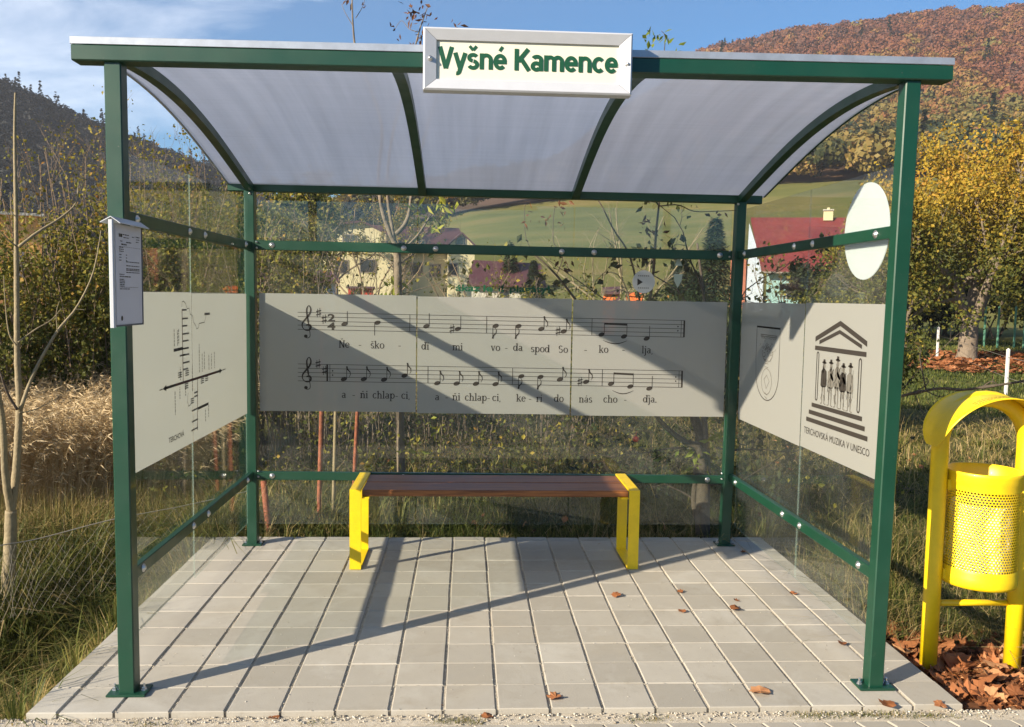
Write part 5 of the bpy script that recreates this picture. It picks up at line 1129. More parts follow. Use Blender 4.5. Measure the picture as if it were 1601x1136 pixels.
def tr_right(x, y, r, th, rs):
    f = (r - 168) / 290; base = .30 + .38 * smooth(.16, .50, f + .45 * (fbm(x * .02, y * .02, 21) - .47)); return base + rs.normal(0, .13, len(x)) + .55 * (fbm(x * .03, y * .03, 8) - .47)
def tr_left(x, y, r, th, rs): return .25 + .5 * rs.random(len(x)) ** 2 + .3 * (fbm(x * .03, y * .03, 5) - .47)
forest('autumn_forest', -.15, .72, 'forest_r', 9500, 'rust and ochre beech forest covering the right hillside', 81, tfun=tr_right)
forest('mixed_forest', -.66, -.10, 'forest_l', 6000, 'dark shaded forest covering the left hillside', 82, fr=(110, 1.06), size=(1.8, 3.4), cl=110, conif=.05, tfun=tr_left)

# ================================================================ grass, reeds, litter
def blades(name, XY, length, width, tint, lean, rs, mat, label, seg=2):
    n = len(XY); z = ground(XY[:, 0], XY[:, 1]); B = np.stack([XY[:, 0], XY[:, 1], z - .01], 1)
    a = rs.random(n) * 2 * pi; ld = np.stack([np.cos(a), np.sin(a), np.zeros(n)], 1) * np.abs(rs.normal(0, 1, n))[:, None] * lean[:, None]
    f = rs.random(n) * 2 * pi; sd2 = np.stack([np.cos(f), np.sin(f), np.zeros(n)], 1) * width[:, None] * .5
    L_ = length[:, None]; up = np.array([0, 0, 1.])
    M1 = B + (up * .55 + ld * .30) * L_; Tp = B + (up * (.95 - .25 * np.minimum(1, np.linalg.norm(ld, axis=1)))[:, None] + ld * .85) * L_
    V = np.stack([B - sd2, B + sd2, M1 + sd2 * .8, M1 - sd2 * .8, Tp], 1).reshape(-1, 3); i = np.arange(n) * 5
    F = np.stack([np.stack([i, i + 1, i + 2], 1), np.stack([i, i + 2, i + 3], 1), np.stack([i + 3, i + 2, i + 4], 1)], 1).reshape(-1, 3)
    o = quick(name, V, F, [mat], np.repeat(tint, 3)); return tag(o, label, 'grass', kind='stuff')
def wedge(n, r0, r1, th0, th1, rs, p=1.0):
    r = r0 * (r1 / r0) ** (rs.random(n) ** p); th = rs.uniform(th0, th1, n); return np.stack([CAM.x + r * np.sin(th), CAM.y + r * np.cos(th)], 1), r, th
def off_paving(P): x, y = P[:, 0], P[:, 1]; return ~((x > -1.66) & (x < 1.93) & (y < 2.16)) & (y > -.13) & ~((x > 1.9) & (x < 2.55) & (y < .62))
rs = np.random.default_rng(7)
P, r, th = wedge(170000, 2.9, 17, -.66, .66, rs); k = off_paving(P); P, r, th = P[k], r[k], th[k]
pat = fbm(P[:, 0] * .8, P[:, 1] * .8, 2); pat2 = fbm(P[:, 0] * 2.5 + 9, P[:, 1] * 2.5, 6); k = rs.random(len(P)) < .25 + 1.3 * pat2; P, r, th, pat, pat2 = P[k], r[k], th[k], pat[k], pat2[k]
right = smooth(.25, .42, th); dry = np.clip(.34 + 1.4 * (pat - .45) + .45 * smooth(6, 10, r) * (.35 + .65 * right), 0, 1)
t = np.where(rs.random(len(P)) < dry, rs.uniform(.58, .92, len(P)), rs.uniform(.0, .5, len(P)))
Ln = rs.uniform(.04, .19, len(P)) * (1 + 1.1 * smooth(.5, .62, pat2)) * np.interp(r, [3, 6, 9, 12, 17], [1.0, 1.1, .8, .55, .35]) * np.where(P[:, 1] < .6, .75, 1)
blades('meadow_grass', P, Ln, np.maximum(.0035, r * .00075) * rs.uniform(.7, 1.4, len(P)), t, rs.uniform(.6, 2.6, len(P)), rs, M['grass'], 'rough green and straw-coloured meadow grass behind and beside the shelter')
# tufts: many blades fanning out of one root
def tufts(name, n, r0, r1, th0, th1, seed, mat, label, size=(.10, .26), tt=(.1, .9), nb=34):
    rs = np.random.default_rng(seed); P, r, th = wedge(n, r0, r1, th0, th1, rs); k = off_paving(P); P, r = P[k], r[k]; n = len(P); S_ = rs.uniform(*size, n); T_ = rs.uniform(*tt, n)
    i = np.repeat(np.arange(n), nb); N_ = n * nb; a = rs.random(N_) * 2 * pi; o_ = np.stack([np.cos(a), np.sin(a), 0 * a], 1); sp = rs.random(N_)[:, None]; Lb = (S_[i] * rs.uniform(.6, 1.25, N_))[:, None]
    B = np.stack([P[i, 0], P[i, 1], ground(P[i, 0], P[i, 1]) - .01], 1) + o_ * S_[i][:, None] * .22 * sp; up = np.array([0, 0, 1.]); side = np.cross(o_, up) * (np.maximum(.0036, r * .0009)[i] * rs.uniform(.5, 1.9, N_))[:, None] * .5
    M1 = B + (up * (.75 - .25 * sp) + o_ * (.15 + .35 * sp)) * Lb * .6; T1 = M1 + (up * (.45 - .75 * sp) + o_ * (.25 + .65 * sp) + rs.normal(0, .12, (N_, 3))) * Lb * .6
    V = np.stack([B - side, B + side, M1 + side * .8, M1 - side * .8, T1], 1).reshape(-1, 3); q = np.arange(N_) * 5
    F = np.stack([np.stack([q, q + 1, q + 2], 1), np.stack([q, q + 2, q + 3], 1), np.stack([q + 3, q + 2, q + 4], 1)], 1).reshape(-1, 3)
    o = quick(name, V, F, [mat], np.repeat(np.clip(T_[i] + rs.normal(0, .10, N_), 0, 1), 3)); tag(o, label, 'grass', kind='stuff')
tufts('grass_tufts', 2300, 3.0, 13, -.66, .66, 90, M['grass'], 'fanning tufts of green and straw grass scattered over the meadow')
tufts('ditch_grass', 420, 2.9, 6.0, -.66, -.38, 91, M['grass'], 'lush overhanging grass tufts in the ditch left of the paving', (.20, .42), (.22, .82), 46)
# mown lawn beyond
P, r, th = wedge(60000, 15.5, 42, .02, .68, rs)
t = np.clip(.30 + .16 * rs.normal(size=len(P)) + .5 * (fbm(P[:, 0] * .3, P[:, 1] * .3, 2) - .45), .02, .8)
blades('lawn_grass', P, rs.uniform(.05, .12, len(P)), r * .0012, t, rs.uniform(.2, .8, len(P)), rs, M['grass'], 'short mown lawn around the yellow tree')
# tall dry stalks sticking out of the meadow
P, r, th = wedge(1300, 5.6, 12, -.62, .64, rs); k = off_paving(P); P, r = P[k], r[k]
blades('dry_stalks', P, rs.uniform(.25, .65, len(P)), np.maximum(.0028, r * .0005), rs.uniform(.5, 1, len(P)), rs.uniform(.3, 1.8, len(P)), rs, M['grass'], 'thin dry stalks standing above the meadow grass')
# feathery reed grass at the left
def reeds(n, r0, r1, th0, th1, seed):
    rs = np.random.default_rng(seed); P, r, th = wedge(n, r0, r1, th0, th1, rs); z = ground(P[:, 0], P[:, 1]); H = rs.uniform(.85, 1.18, n) * 1.12
    V = []; F = []; T = []; wind = np.array([.85, -.25, 0.])
    rr2 = random.Random(seed)
    for i in range(n):
        b0 = np.array([P[i, 0], P[i, 1], z[i]]); d = wind * rr2.uniform(.12, .5) + np.array([rr2.gauss(0, .16), rr2.gauss(0, .16), 0]); h = H[i]
        c = [b0, b0 + np.array([0, 0, h * .5]) + d * .12, b0 + np.array([0, 0, h * .85]) + d * .42, b0 + np.array([0, 0, h * 1.0]) + d * .95]
        w = .0022; s_ = np.array([w, w * .6, 0]); k0 = len(V)
        for q in c: V += [q - s_, q + s_]
        for j in range(3): F.append((k0 + 2 * j, k0 + 2 * j + 1, k0 + 2 * j + 3)); F.append((k0 + 2 * j, k0 + 2 * j + 3, k0 + 2 * j + 2)); T += [.25 + .3 * rr2.random()] * 2
        for m_ in range(26):      # plume hairs along the last stretch
            t = rr2.random(); lo_ = m_ % 5 == 0; q0 = (c[1] * (1 - t) + c[2] * t) if lo_ else (c[2] * (1 - t) + c[3] * t); e = d * rr2.uniform(.2, .5) / (np.linalg.norm(d) + .01) * .16 + np.array([rr2.gauss(0, .022), rr2.gauss(0, .022), rr2.uniform(-.05, .035)]); sp2 = np.array([rr2.gauss(0, .0028), rr2.gauss(0, .0028), rr2.gauss(0, .0028)]); k0 = len(V)
            V += [q0 - sp2, q0 + sp2, q0 + e]; F.append((k0, k0 + 1, k0 + 2)); T.append(.35 + .65 * rr2.random())
    o = quick('reed_grass', np.array(V), np.array(F), [M['reed']], T); tag(o, 'pale feathery reed grass bending to the right below the hazels', 'reed grass', kind='stuff')
reeds(3000, 7.4, 9.6, -.62, -.30, 15)
P, r, th = wedge(26000, 6.9, 8.6, -.64, -.26, rs); blades('reed_leaves', P, rs.uniform(.2, .75, len(P)), np.full(len(P), .006), rs.uniform(.45, 1, len(P)), rs.uniform(.5, 1.8, len(P)), rs, M['grass'], 'dry leaves at the foot of the reed grass')
tufts('left_scrub', 560, 5.6, 7.3, -.64, -.27, 93, M['grass'], 'messy olive and straw scrub between the paving and the reed grass', (.34, .78), (.05, .75), 44)
tufts('back_scrub', 900, 5.9, 9.0, -.27, .36, 94, M['grass'], 'matted olive undergrowth behind the back wall', (.18, .42), (.10, .72), 40)
tufts('reed_foot', 520, 6.2, 7.9, -.64, -.27, 92, M['grass'], 'tangled dry tufts in front of the reed grass', (.30, .60), (.25, .85), 40)
# long green tussock at the lower left
P, r, th = wedge(9000, 2.75, 4.6, -.64, -.47, rs); k = (P[:, 0] < -1.95) & (P[:, 1] > -.5); P = P[k]; k = fbm(P[:, 0] * 2.2, P[:, 1] * 2.2, 4) > .46; P = P[k]
blades('tussock_grass', P, rs.uniform(.30, .62, len(P)), np.full(len(P), .005), rs.uniform(.2, .85, len(P)), rs.uniform(.5, 1.4, len(P)), rs, M['grass'], 'long green tussock in the ditch at the lower left')
# low weeds growing in the sandy strip
P = []
for cx_, cy_, n, sx in ((-.05, -.215, 260, .045), (.02, -.23, 120, .03), (1.30, -.20, 260, .06), (1.52, -.20, 420, .09), (1.72, -.215, 350, .09), (.66, -.22, 130, .04), (-1.15, -.22, 120, .06), (-.55, -.222, 60, .03)): P.append(np.stack([rs.normal(cx_, sx, n), rs.normal(cy_, .012, n)], 1))
P = np.concatenate(P); n = len(P); z_old = ground
ground = lambda x, y: np.full(np.shape(x), -.02)
blades('edge_weeds', P, rs.uniform(.008, .030, n), np.full(n, .0022), rs.uniform(.1, .85, n), rs.uniform(.5, 1.6, n), rs, M['grass'], 'tiny weeds in the sand strip before the paving')
ground = z_old

# maple-like fallen leaves
LOBES = [(0, .5), (.11, .34), (.20, .27), (.34, .33), (.36, .12), (.48, .02), (.38, -.12), (.30, -.26), (.16, -.32), (.04, -.46), (-.12, -.38), (-.26, -.34), (-.34, -.16), (-.47, -.04), (-.37, .10), (-.33, .30), (-.20, .24), (-.10, .36)]
def leaf_geo(mb, c, s, r, curl=.35, tilt=.5, t=None):
    ax = Vector((r.gauss(0, 1), r.gauss(0, 1), 0)).normalized(); Q = Matrix.Rotation(r.uniform(-tilt, tilt), 3, ax) @ Matrix.Rotation(r.uniform(0, 2 * pi), 3, 'Z'); k1, k2 = r.uniform(-curl, curl) * 2, r.uniform(-.3, 1) * curl * 2.4; c = Vector(c); V = []
    for x, y in [(0, -.05)] + LOBES:
        x2, y2 = x * r.uniform(.85, 1.12), y * r.uniform(.88, 1.1); zz = k2 * (x2 * x2 + y2 * y2) + k1 * x2 * y2 + r.uniform(-.03, .03); V.append(c + Q @ Vector((x2, y2, zz)) * s)
    lo = min(v.z for v in V); V = [v + Vector((0, 0, max(0, c.z - lo))) for v in V]; n = len(LOBES)
    mb.add([tuple(v) for v in V], [(0, 1 + i, 1 + (i + 1) % n) for i in range(n)], 0, [min(1, max(0, (t if t is not None else r.random()) + r.uniform(-.06, .06)))] * n)
mb = MB(); r_ = random.Random(21)
for i in range(1900):
    x = 1.93 + abs(r_.gauss(0, .45)); y = r_.gauss(.20, .32)
    if y < -.24 or (x > 1.93 and y > 1.2): continue
    if y > .62 and r_.random() < .5: continue
    big = r_.random() < .12; leaf_geo(mb, (x, y, -.115 + (1 - abs(y - .2)) * .02 + r_.uniform(0, .032) + .01 * big), r_.uniform(.07, .125) if big else r_.uniform(.02, .075), r_, .8, .6, r_.betavariate(3, 1.8) if big else r_.betavariate(1.7, 2.2))
for i in range(420):      # thinner scatter behind and to the left of the slab
    x, y = (r_.uniform(-3.6, -1.75), r_.uniform(-.1, 4)) if i % 2 else (r_.uniform(-1.5, 5), r_.uniform(2.3, 7)); leaf_geo(mb, (x, y, g1(x, y) + r_.uniform(.0, .14)), r_.uniform(.03, .07), r_, .5, 1.2)
tag(mb.build('leaf_litter', M['litter']), 'crumpled rust-brown leaves lying thick around the yellow bin', 'leaf litter', kind='stuff')
mb = MB(); tx_, ty_, _z = spot(1502, 29)
for i in range(2800):
    a = r_.uniform(0, 2 * pi); q = 4.2 * r_.random() ** .6; x, y = tx_ + q * cos(a) * 1.2, ty_ - .5 + q * sin(a) * .8; leaf_geo(mb, (x, y, g1(x, y) + .05 + r_.uniform(0, .06)), r_.uniform(.10, .24), r_, .3, .6, r_.uniform(.3, .8))
tag(mb.build('lawn_leaves', M['litter']), 'orange-brown ring of leaves under the yellow tree', 'leaf litter', kind='stuff')
# single leaves on the paving
def floorpt(px, py, z=0.0):
    r = R_.T @ np.array([(px - 800.5) / FPX, 1, (568 - py) / FPX]); t = (z - CAM.z) / r[2]; return CAM.x + r[0] * t, CAM.y + r[1] * t
LV = [(868, 1090, .070, .8, 'curled orange leaf at the paving\'s front, halfway along'), (1188, 1082, .095, .85, 'large pale orange leaf near the front right post'), (1150, 952, .070, .3, 'red-brown leaf lying across a joint on the right half'), (1151, 939, .035, .35, 'tiny brown leaf just behind the red-brown one'),
      (1063, 925, .042, .4, 'small brown leaf right of the bench end'), (963, 931, .060, .5, 'brown leaf in front of the right bench leg'), (1066, 955, .050, .6, 'thin orange leaf in the middle of the right half'), (1240, 928, .050, .7, 'small leaf against the right glass wall'), (1317, 1006, .048, .35, 'reddish leaf on the joint near the front right post'),
      (1162, 863, .045, .35, 'brown leaf at the foot of the back right post'), (682, 1111, .060, .75, 'orange leaf on the front edge among small weeds'), (762, 1120, .055, .45, 'brown leaf in the sand strip right of the weeds'), (1386, 1100, .075, .4, 'red-brown leaf on the front edge by the right corner'), (1470, 1103, .06, .7, 'orange leaf on the slab\'s front right corner'), (428, 1121, .05, .35, 'small brown leaf in the sand strip on the left half'), (84, 1112, .06, .6, 'orange leaf at the slab\'s front left corner')]
for px, py, s, t, lab in LV:
    on = py < 1105; x, y = floorpt(px, py, .004 if on else -.018); b = MB(); leaf_geo(b, (x, y, .003 if on else -.02), s, r_, .5, .25, t); tag(b.build('fallen_leaf', M['litter'], origin=(x, y, 0)), lab, 'leaf', 'fallen leaves on the paving')

# ================================================================ fences, posts, branches
fc = empty('wire_fence', (-1.4, 2.5, -.2), 'sagging chain-link fence on leaning rusty posts behind the back left corner', 'fence')
for pts, d, r in [([(418, 850), (421, 838), (412, 752)], 5.75, .020), ([(500, 830), (499, 780), (503, 645), (504, 560), (505, 470)], 6.0, .016), ([(552, 800), (555, 720), (559, 640), (560, 560)], 6.3, .014), ([(402, 800), (402, 740), (401, 690)], 6.1, .012)]:
    b = MB(); P = path(pts, d); b.tube([P[0] - Vector((0, 0, .3))] + P, r, 10); b.build('post', M['rust'], fc)
b = MB(); b.tube(path([(520, 840), (522, 760), (525, 640), (526, 540), (527, 480)], 6.1), .013, 8); b.build('pale_post', M['bark_pale'], fc)
top = path([(-60, 872), (0, 853), (60, 842), (176, 812), (290, 790), (412, 762)], 5.3, 5.75); tp_ = resample(top, 60)
b = MB(); b.tube(tp_, .0032, 5); b.build('top_wire', M['wire'], fc)
b = MB(); nn_ = 60; Hm = .42
def mp3(i, z): 
    i = max(0, min(59.999, i)); k_ = int(i); q = tp_[k_].lerp(tp_[k_ + 1], i - k_); return q + Vector((.0, .02 * sin(i), -z))
st_ = 1.0
for k_ in range(-12, 60, 2):
    for sgn in (1, -1):
        P = []
        for j in range(9):
            i = k_ + (j * 1.25 if sgn > 0 else 10 - j * 1.25)
            if 4 <= i < 60: P.append(mp3(i, Hm * j / 8 + .008))
        if len(P) > 1: b.tube(P, .0008, 3, cap=False)
b.build('wire_mesh', M['wire'], fc)

M['post_white'] = principled('concrete_white', (.62, .60, .56), .8, noise=(12, .12)); M['post_green'] = principled('faded_green_post', (.10, .26, .17), .6)
def fpost(px, d, h, w, mat, label, grp):
    x, y, z = spot(px, d); b = MB(); b.bar((x, y, z - .1), (x, y, z + h), w, w, up=(0, 1, 0), bev=w * .15, mi=0); b.add([(x - w / 2, y - w / 2, z + h), (x + w / 2, y - w / 2, z + h), (x + w / 2, y + w / 2, z + h), (x - w / 2, y + w / 2, z + h), (x, y, z + h + w * .6)], [(0, 1, 4), (1, 2, 4), (2, 3, 4), (3, 0, 4)])
    tag(b.build('fence_post', mat, origin=(x, y, z)), label, 'post', grp)
fpost(1577, 19.5, .90, .055, M['post_white'], 'nearer white concrete post at the lawn edge, above the bin', 'white posts on the lawn'); fpost(1466, 29, .98, .06, M['post_white'], 'farther white concrete post left of the tree trunk', 'white posts on the lawn')
for px, lab in ((1538, 'green post nearest the forked trunk'), (1559, 'green post second from the forked trunk'), (1585, 'green post near the right edge behind the lawn'), (1600, 'green post cut by the right edge')): fpost(px, 36, 1.5, .06, M['post_green'], lab, 'green posts before the hedge')
for z_, r in ((.35, .004), (.75, .004)):
    A = Vector(spot(1466, 29)); B = Vector(spot(1577, 19.5)); C_ = Vector(spot(1680, 15)); b = MB(); b.tube([A + Vector((0, 0, z_)), B + Vector((0, 0, z_)), C_ + Vector((0, 0, z_))], r, 4); tag(b.build('fence_wire', M['wire'], origin=tuple(A)), 'thin %s wire strung between the white lawn posts' % ('lower' if z_ < .5 else 'upper'), 'wire')
b = MB(); bd = 4.9; q0 = P3(1385, 625, bd)
bo = empty('briar_branch', tuple(q0), 'dark knotty branch reaching right from behind the front right post', 'branch')
limb(b, path([(1290, 660), (1340, 640), (1390, 624), (1430, 614), (1470, 607), (1505, 609), (1545, 604), (1585, 598), (1640, 588)], bd, bd - .3), .0085, .005, 40, 7, .35, rn); b.build('main_stem', M['bark_dark'], bo)
for pts, r0 in [([(1448, 611), (1438, 560), (1440, 548), (1430, 535)], .004), ([(1425, 616), (1450, 600), (1448, 590)], .004), ([(1458, 608), (1462, 600), (1458, 594)], .003), ([(1430, 616), (1440, 640), (1447, 648)], .003), ([(1520, 608), (1524, 618)], .003), ([(1537, 604), (1550, 596), (1562, 602)], .004), ([(1448, 611), (1470, 620), (1490, 616)], .003), ([(1552, 600), (1553, 562)], .0018)]:
    q = MB(); limb(q, path(pts, bd), r0, r0 * .5, 8, 5); q.build('twig', M['bark_dark'], bo)
small_leaves([P3(a, b_, bd) for a, b_ in [(1436, 548), (1444, 550), (1450, 556), (1434, 540), (1428, 536), (1553, 563)]], .03, .05, M['dark_leaf'], 'dry_leaves', bo, np.random.default_rng(3), .4, 4, .015)

# ================================================================ houses
M['cream_wall'] = principled('cream_render', (.66, .56, .34), .85, noise=(1.5, .06)); M['maroon_roof'] = principled('maroon_roof', (.085, .030, .034), .6, noise=(3, .2)); M['red_roof'] = principled('red_tiles', (.20, .032, .032), .65, noise=(1.2, .22), bump=(25, .6, .05))
M['blue_wall'] = principled('blue_white_render', (.55, .62, .72), .85, noise=(1.5, .1)); M['teal'] = principled('teal_render', (.32, .50, .48), .85); M['brick'] = principled('brick_red', (.42, .14, .08), .85, noise=(4, .2)); M['orange'] = principled('orange_boards', (.80, .17, .03), .7, noise=(5, .1)); M['red_paint'] = principled('red_boards', (.55, .05, .03), .7, noise=(5, .1))
M['window'] = principled('window_dark', (.03, .035, .045), .1); M['wframe'] = principled('window_frame', (.30, .24, .2), .6); M['stone'] = principled('pale_stone', (.48, .44, .37), .9, noise=(2, .3), bump=(5, .9, .1)); M['peach'] = principled('sunlit_board', (.75, .33, .10), .8, noise=(1, .25))
class House:
    """local frame: u to the right, v away from the camera, w up from the ground"""
    def __init__(s, name, px, d, label, cat='house'):
        s.o = spot(px, d); th = math.atan((px - 800.5) / FPX) - YAW; s.U = (cos(th), -sin(th)); s.Vv = (sin(th), cos(th)); s.root = empty(name, s.o, label, cat); s.m = d / FPX
    def P(s, u, v, w): return (s.o[0] + u * s.U[0] + v * s.Vv[0], s.o[1] + u * s.U[1] + v * s.Vv[1], s.o[2] + w)
    def mesh(s, nm, V, F, mat, parent=None): b = MB(); b.add([s.P(*v) for v in V], F); return b.build(nm, M[mat], parent or s.root)
    def box(s, nm, a, b_, mat, parent=None):
        (x0, y0, z0), (x1, y1, z1) = a, b_; return s.mesh(nm, [(x0, y0, z0), (x1, y0, z0), (x1, y1, z0), (x0, y1, z0), (x0, y0, z1), (x1, y0, z1), (x1, y1, z1), (x0, y1, z1)], [(3, 2, 1, 0), (4, 5, 6, 7), (0, 1, 5, 4), (1, 2, 6, 5), (2, 3, 7, 6), (3, 0, 4, 7)], mat, parent)
    def gable(s, nm, x0, x1, y0, y1, h, hr, mat):      # walls with a gable towards the camera
        c = (x0 + x1) / 2; return s.mesh(nm, [(x0, y0, -.5), (x1, y0, -.5), (x1, y0, h), (c, y0, hr), (x0, y0, h), (x0, y1, -.5), (x1, y1, -.5), (x1, y1, h), (c, y1, hr), (x0, y1, h)], [(0, 1, 2, 3, 4), (9, 8, 7, 6, 5), (1, 6, 7, 2), (5, 0, 4, 9)], mat)
    def slab(s, nm, q, t, mat, parent=None):          # four corners, thickened
        V = list(q) + [(a, b, c - t) for a, b, c in q]; return s.mesh(nm, V, [(0, 1, 2, 3), (7, 6, 5, 4), (0, 4, 5, 1), (1, 5, 6, 2), (2, 6, 7, 3), (3, 7, 4, 0)], mat, parent)
    def window(s, u, v, w, a, h):
        f = s.box('window', (u - a / 2 - .08, v - .05, w - .08), (u + a / 2 + .08, v + .05, w + h + .08), 'wframe'); s.box('pane', (u - a / 2, v - .07, w), (u + a / 2, v - .052, w + h), 'window', f)
# cream house
H = House('cream_house', 620, 66, 'cream house with maroon roof and two front gables, behind the bare stems'); k_ = H.m; zt = lambda py: (462 - py) * k_ + 1.54 - H.o[2]; ux = lambda px: (px - 620) * k_
x0, x1 = ux(520), ux(730)
H.box('wall', (x0, 2.2, -.6), (x1, 9, zt(385)), 'cream_wall'); H.slab('roof', [(x0 - .2, 1.7, zt(392)), (ux(736), 1.7, zt(392)), (ux(722), 5.6, zt(349)), (x0 - .2, 5.6, zt(347))], .18, 'maroon_roof'); H.slab('roof', [(x0 - .2, 9.5, zt(392)), (x0 - .2, 5.62, zt(347)), (ux(722), 5.62, zt(349)), (ux(736), 9.5, zt(392))], .18, 'maroon_roof')
gx0, gx1, ga, gb2 = ux(508), ux(614), ux(538), ux(568)
H.mesh('wing_wall', [(gx0, 0, -.6), (gx1, 0, -.6), (gx1, 0, zt(374)), (gb2, 0, zt(352)), (ga, 0, zt(353)), (gx0, 0, zt(358)), (gx0, 2.3, -.6), (gx1, 2.3, -.6), (gx1, 2.3, zt(374)), (gb2, 2.3, zt(352)), (ga, 2.3, zt(353)), (gx0, 2.3, zt(358))], [(0, 1, 2, 3, 4, 5), (1, 7, 8, 2), (6, 0, 5, 11)], 'cream_wall')
H.slab('wing_roof', [(gb2, -.4, zt(351)), (gx1 + .3, -.4, zt(376)), (gx1 + .3, 4, zt(374)), (gb2, 4, zt(349))], .15, 'maroon_roof'); H.slab('wing_roof', [(gx0 - .3, -.4, zt(358)), (gb2, -.4, zt(350.5)), (gb2, 4, zt(346)), (gx0 - .3, 4, zt(350))], .15, 'maroon_roof')
c0, c1 = ux(697), ux(742); H.gable('wing_wall', c0 + .1, c1 - .1, .6, 4, zt(385), zt(365), 'cream_wall'); cc = (c0 + c1) / 2
H.slab('wing_roof', [(c0 - .2, .3, zt(387)), (cc, .3, zt(363)), (cc, 4.6, zt(361)), (c0 - .2, 4.6, zt(385))], .14, 'maroon_roof'); H.slab('wing_roof', [(cc, .3, zt(363)), (c1 + .2, .3, zt(387)), (c1 + .2, 4.6, zt(385)), (cc, 4.6, zt(361))], .14, 'maroon_roof')
for px, py, a, h, v in ((548, 384, 1.0, .55, 0), (610, 384, .7, .6, 0), (718, 382, .65, .5, .6), (706, 430, .6, .85, .6), (575, 428, 1.1, .9, 0), (535, 430, .9, .9, 0), (655, 388, .7, .6, 2.2), (650, 430, .9, .9, 2.2), (680, 432, .8, .9, 2.2)): H.window(ux(px), v, zt(py), a, h)
H.box('chimney', (ux(643), 5.2, zt(350)), (ux(648), 5.8, zt(340)), 'cream_wall')
# red-roofed house
H = House('red_roofed_house', 1250, 60, 'house with broad red roof and blue-white gable beyond the right wall'); k_ = H.m; zt = lambda py: (470 - py) * k_ + 1.54 - H.o[2]; ux = lambda px: (px - 1250) * k_
rl, rr3 = ux(1190), ux(1370)
H.box('wall', (rl + .4, .8, -.6), (rr3 - .3, 8, zt(428)), 'teal'); H.slab('roof', [(ux(1192), 0, zt(424)), (ux(1372), 0, zt(428)), (ux(1362), 4.2, zt(341)), (ux(1168), 4.2, zt(338))], .2, 'red_roof'); H.slab('roof', [(ux(1192), 8.6, zt(424)), (ux(1168), 4.22, zt(338)), (ux(1362), 4.22, zt(341)), (ux(1372), 8.6, zt(428))], .2, 'red_roof')
H.mesh('gable_wall', [(ux(1190) + .2, .9, -.6), (ux(1163), 4.1, -.6), (ux(1166), 4.15, zt(347)), (ux(1192) + .1, .5, zt(424)), (ux(1186), 7.8, -.6), (ux(1190), 8.0, zt(424))], [(1, 0, 3, 2), (4, 1, 2, 5)], 'blue_wall')
H.box('brick_wing', (ux(1140), 3.8, -.6), (ux(1164), 7, zt(398)), 'brick'); H.slab('lower_roof', [(ux(1255), -.35, zt(378)), (ux(1325), -.35, zt(381)), (ux(1325), 1.7, zt(360)), (ux(1255), 1.7, zt(358))], .12, 'red_roof')
ch_ = H.box('chimney', (ux(1277), 3.8, zt(345)), (ux(1291), 4.5, zt(330)), 'cream_wall'); H.box('chimney_cap', (ux(1276), 3.7, zt(330)), (ux(1292), 4.6, zt(328)), 'stone', ch_); H.box('chimney_pot', (ux(1282), 4.0, zt(328)), (ux(1286), 4.2, zt(325)), 'cream_wall', ch_)
H.mesh('gutter', [(ux(1191), -.12, zt(424) - .22), (ux(1373), -.12, zt(428) - .22), (ux(1373), .03, zt(428) - .22), (ux(1191), .03, zt(424) - .22), (ux(1191), -.12, zt(424) - .12), (ux(1373), -.12, zt(428) - .12), (ux(1373), .03, zt(428) - .12), (ux(1191), .03, zt(424) - .12)], [(3, 2, 1, 0), (4, 5, 6, 7), (0, 1, 5, 4), (1, 2, 6, 5), (2, 3, 7, 6), (3, 0, 4, 7)], 'wframe')
H.window(ux(1240), .8, zt(465), 1.0, .9); H.window(ux(1300), .8, zt(465), 1.0, .9)
# smaller buildings
H = House('orange_hut', 972, 38, 'small bright orange hut with dark red roof above the band, right of centre', 'hut'); k_ = H.m; zt = lambda py: (466 - py) * k_ + 1.54 - H.o[2]; ux = lambda px: (px - 972) * k_
H.box('wall', (ux(941), 0, -.2), (ux(1003), 1.8, zt(459)), 'orange'); H.slab('roof', [(ux(938), -.2, zt(458)), (ux(972), -.2, zt(457)), (ux(972), 1.2, zt(447)), (ux(938), 1.2, zt(449))], .08, 'maroon_roof'); H.slab('roof', [(ux(973), -.1, zt(460)), (ux(1006), -.1, zt(461)), (ux(1006), 1.2, zt(457)), (ux(973), 1.2, zt(456))], .06, 'orange')
H.box('door', (ux(960), -.04, -.1), (ux(975), -.003, zt(463)), 'maroon_roof')
H = House('red_shed', 562, 42, 'small red shed below the cream house, just above the song band', 'shed'); k_ = H.m; zt = lambda py: (463 - py) * k_ + 1.54 - H.o[2]; ux = lambda px: (px - 562) * k_
H.box('wall', (ux(544), 0, -.2), (ux(582), 1.5, zt(453)), 'red_paint'); H.slab('roof', [(ux(541), -.2, zt(453)), (ux(585), -.2, zt(453)), (ux(585), 1.7, zt(451)), (ux(541), 1.7, zt(451))], .06, 'maroon_roof'); H.box('door', (ux(552), -.04, -.1), (ux(562), -.003, zt(458)), 'window')
H = House('low_shed', 790, 46, 'long low shed with purple-brown roof behind the warning letters', 'shed'); k_ = H.m; zt = lambda py: (463 - py) * k_ + 1.54 - H.o[2]; ux = lambda px: (px - 790) * k_
H.box('wall', (ux(735), .5, -.2), (ux(846), 3.5, zt(440)), 'stone'); H.slab('roof', [(ux(728), 0, zt(444)), (ux(852), 0, zt(445)), (ux(846), 3, zt(408)), (ux(734), 3, zt(404))], .12, 'maroon_roof'); H.box('door', (ux(780), .44, -.1), (ux(792), .497, zt(450)), 'window')
H = House('stone_wall', 815, 30, 'rough pale stone wall below the warning letters', 'wall'); k_ = H.m; b = MB(); r2 = random.Random(6)
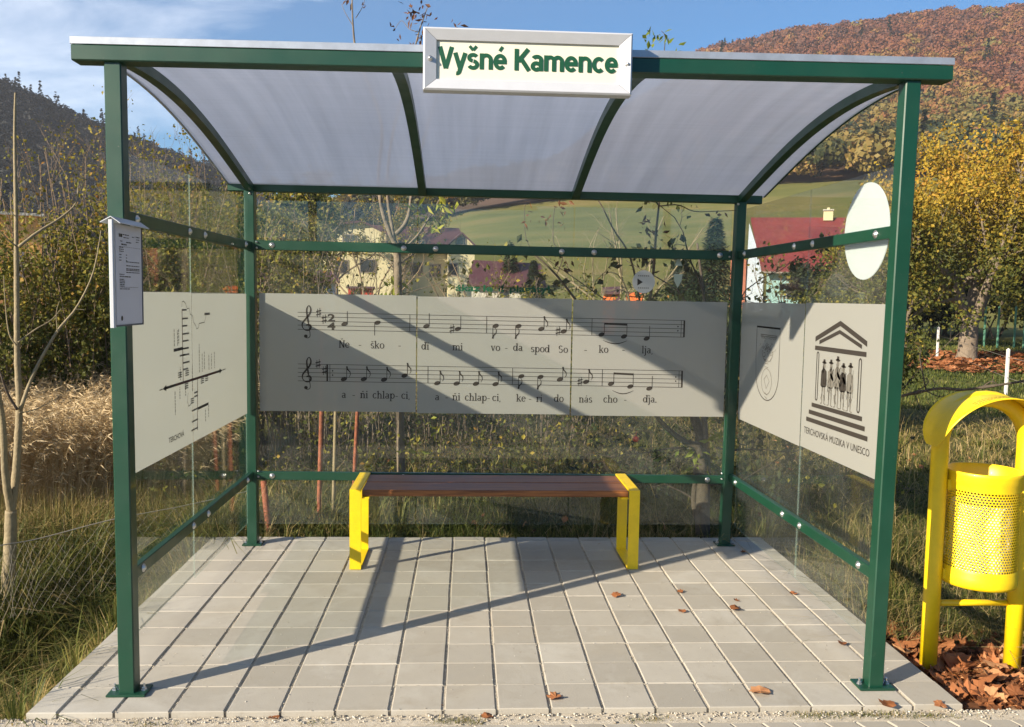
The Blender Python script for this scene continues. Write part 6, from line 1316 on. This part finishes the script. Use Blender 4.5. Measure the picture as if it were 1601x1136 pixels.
for i in range(90): u, w_ = r2.uniform(-1.3, 1.2), r2.uniform(.6, 1.46); b.ball(H.P(u, r2.uniform(-.12, .12), w_), r2.uniform(.09, .15), 1, 0, .5, (1.3, .8, .7), .25, r2)
for i in range(120): u, w_ = r2.uniform(-1.4, 1.3), r2.uniform(-.1, .7); b.ball(H.P(u, r2.uniform(-.12, .12), w_), r2.uniform(.10, .17), 1, 0, .5, (1.3, .8, .7), .25, r2)
b.build('stonework', M['stone'], H.root)
b = MB(); b.add([H.P(*v) for v in [(-1.4, -.05, -.1), (1.3, -.05, -.1), (1.3, .05, -.1), (-1.4, .05, -.1), (-1.4, -.05, 1.4), (1.3, -.05, 1.4), (1.3, .05, 1.4), (-1.4, .05, 1.4)]], [(0, 1, 5, 4), (1, 2, 6, 5), (2, 3, 7, 6), (3, 0, 4, 7), (4, 5, 6, 7)]); b.build('core', M['stone'], H.root)
H = House('long_barn', 360, 48, 'long pale barn glimpsed through the hazels above the left bands', 'barn'); k_ = H.m; zt = lambda py: (456 - py) * k_ + 1.54 - H.o[2]; ux = lambda px: (px - 360) * k_
H.box('wall', (ux(205), .5, -.3), (ux(515), 5, zt(434)), 'blue_wall'); H.slab('roof', [(ux(200), 0, zt(436)), (ux(520), 0, zt(436)), (ux(515), 3, zt(418)), (ux(205), 3, zt(418))], .15, 'maroon_roof')
for px in (240, 300, 360, 420, 480): H.window(ux(px), .5, zt(462), 1.0, .6)
H = House('orange_barn', 32, 52, 'sunlit orange barn front showing between the twigs at the far left', 'barn'); k_ = H.m; zt = lambda py: (450 - py) * k_ + 1.54 - H.o[2]; ux = lambda px: (px - 32) * k_
H.box('wall', (ux(-30), .5, -.3), (ux(60), 4, zt(348)), 'peach'); H.slab('roof', [(ux(-34), .1, zt(348)), (ux(64), .1, zt(348)), (ux(62), 4.5, zt(342)), (ux(-32), 4.5, zt(342))], .15, 'stone'); H.box('door', (ux(20), .44, -.2), (ux(38), .497, zt(400)), 'wframe')

HZ = 0.00042
# ================================================================ air
hz = MB(); hz.box((-700, -60, -3), (700, 760, 260)); hm, hnt, ho = new_mat('haze_air'); pv = N(hnt, 'ShaderNodeVolumePrincipled', i_Density=HZ); pv.inputs['Color'].default_value = (.93, .95, 1, 1); pv.inputs['Anisotropy'].default_value = .2; L(hnt, pv.outputs[0], ho.inputs['Volume'])
tag(hz.build('haze', hm), 'thin pale autumn haze over the valley', 'haze', kind='stuff')
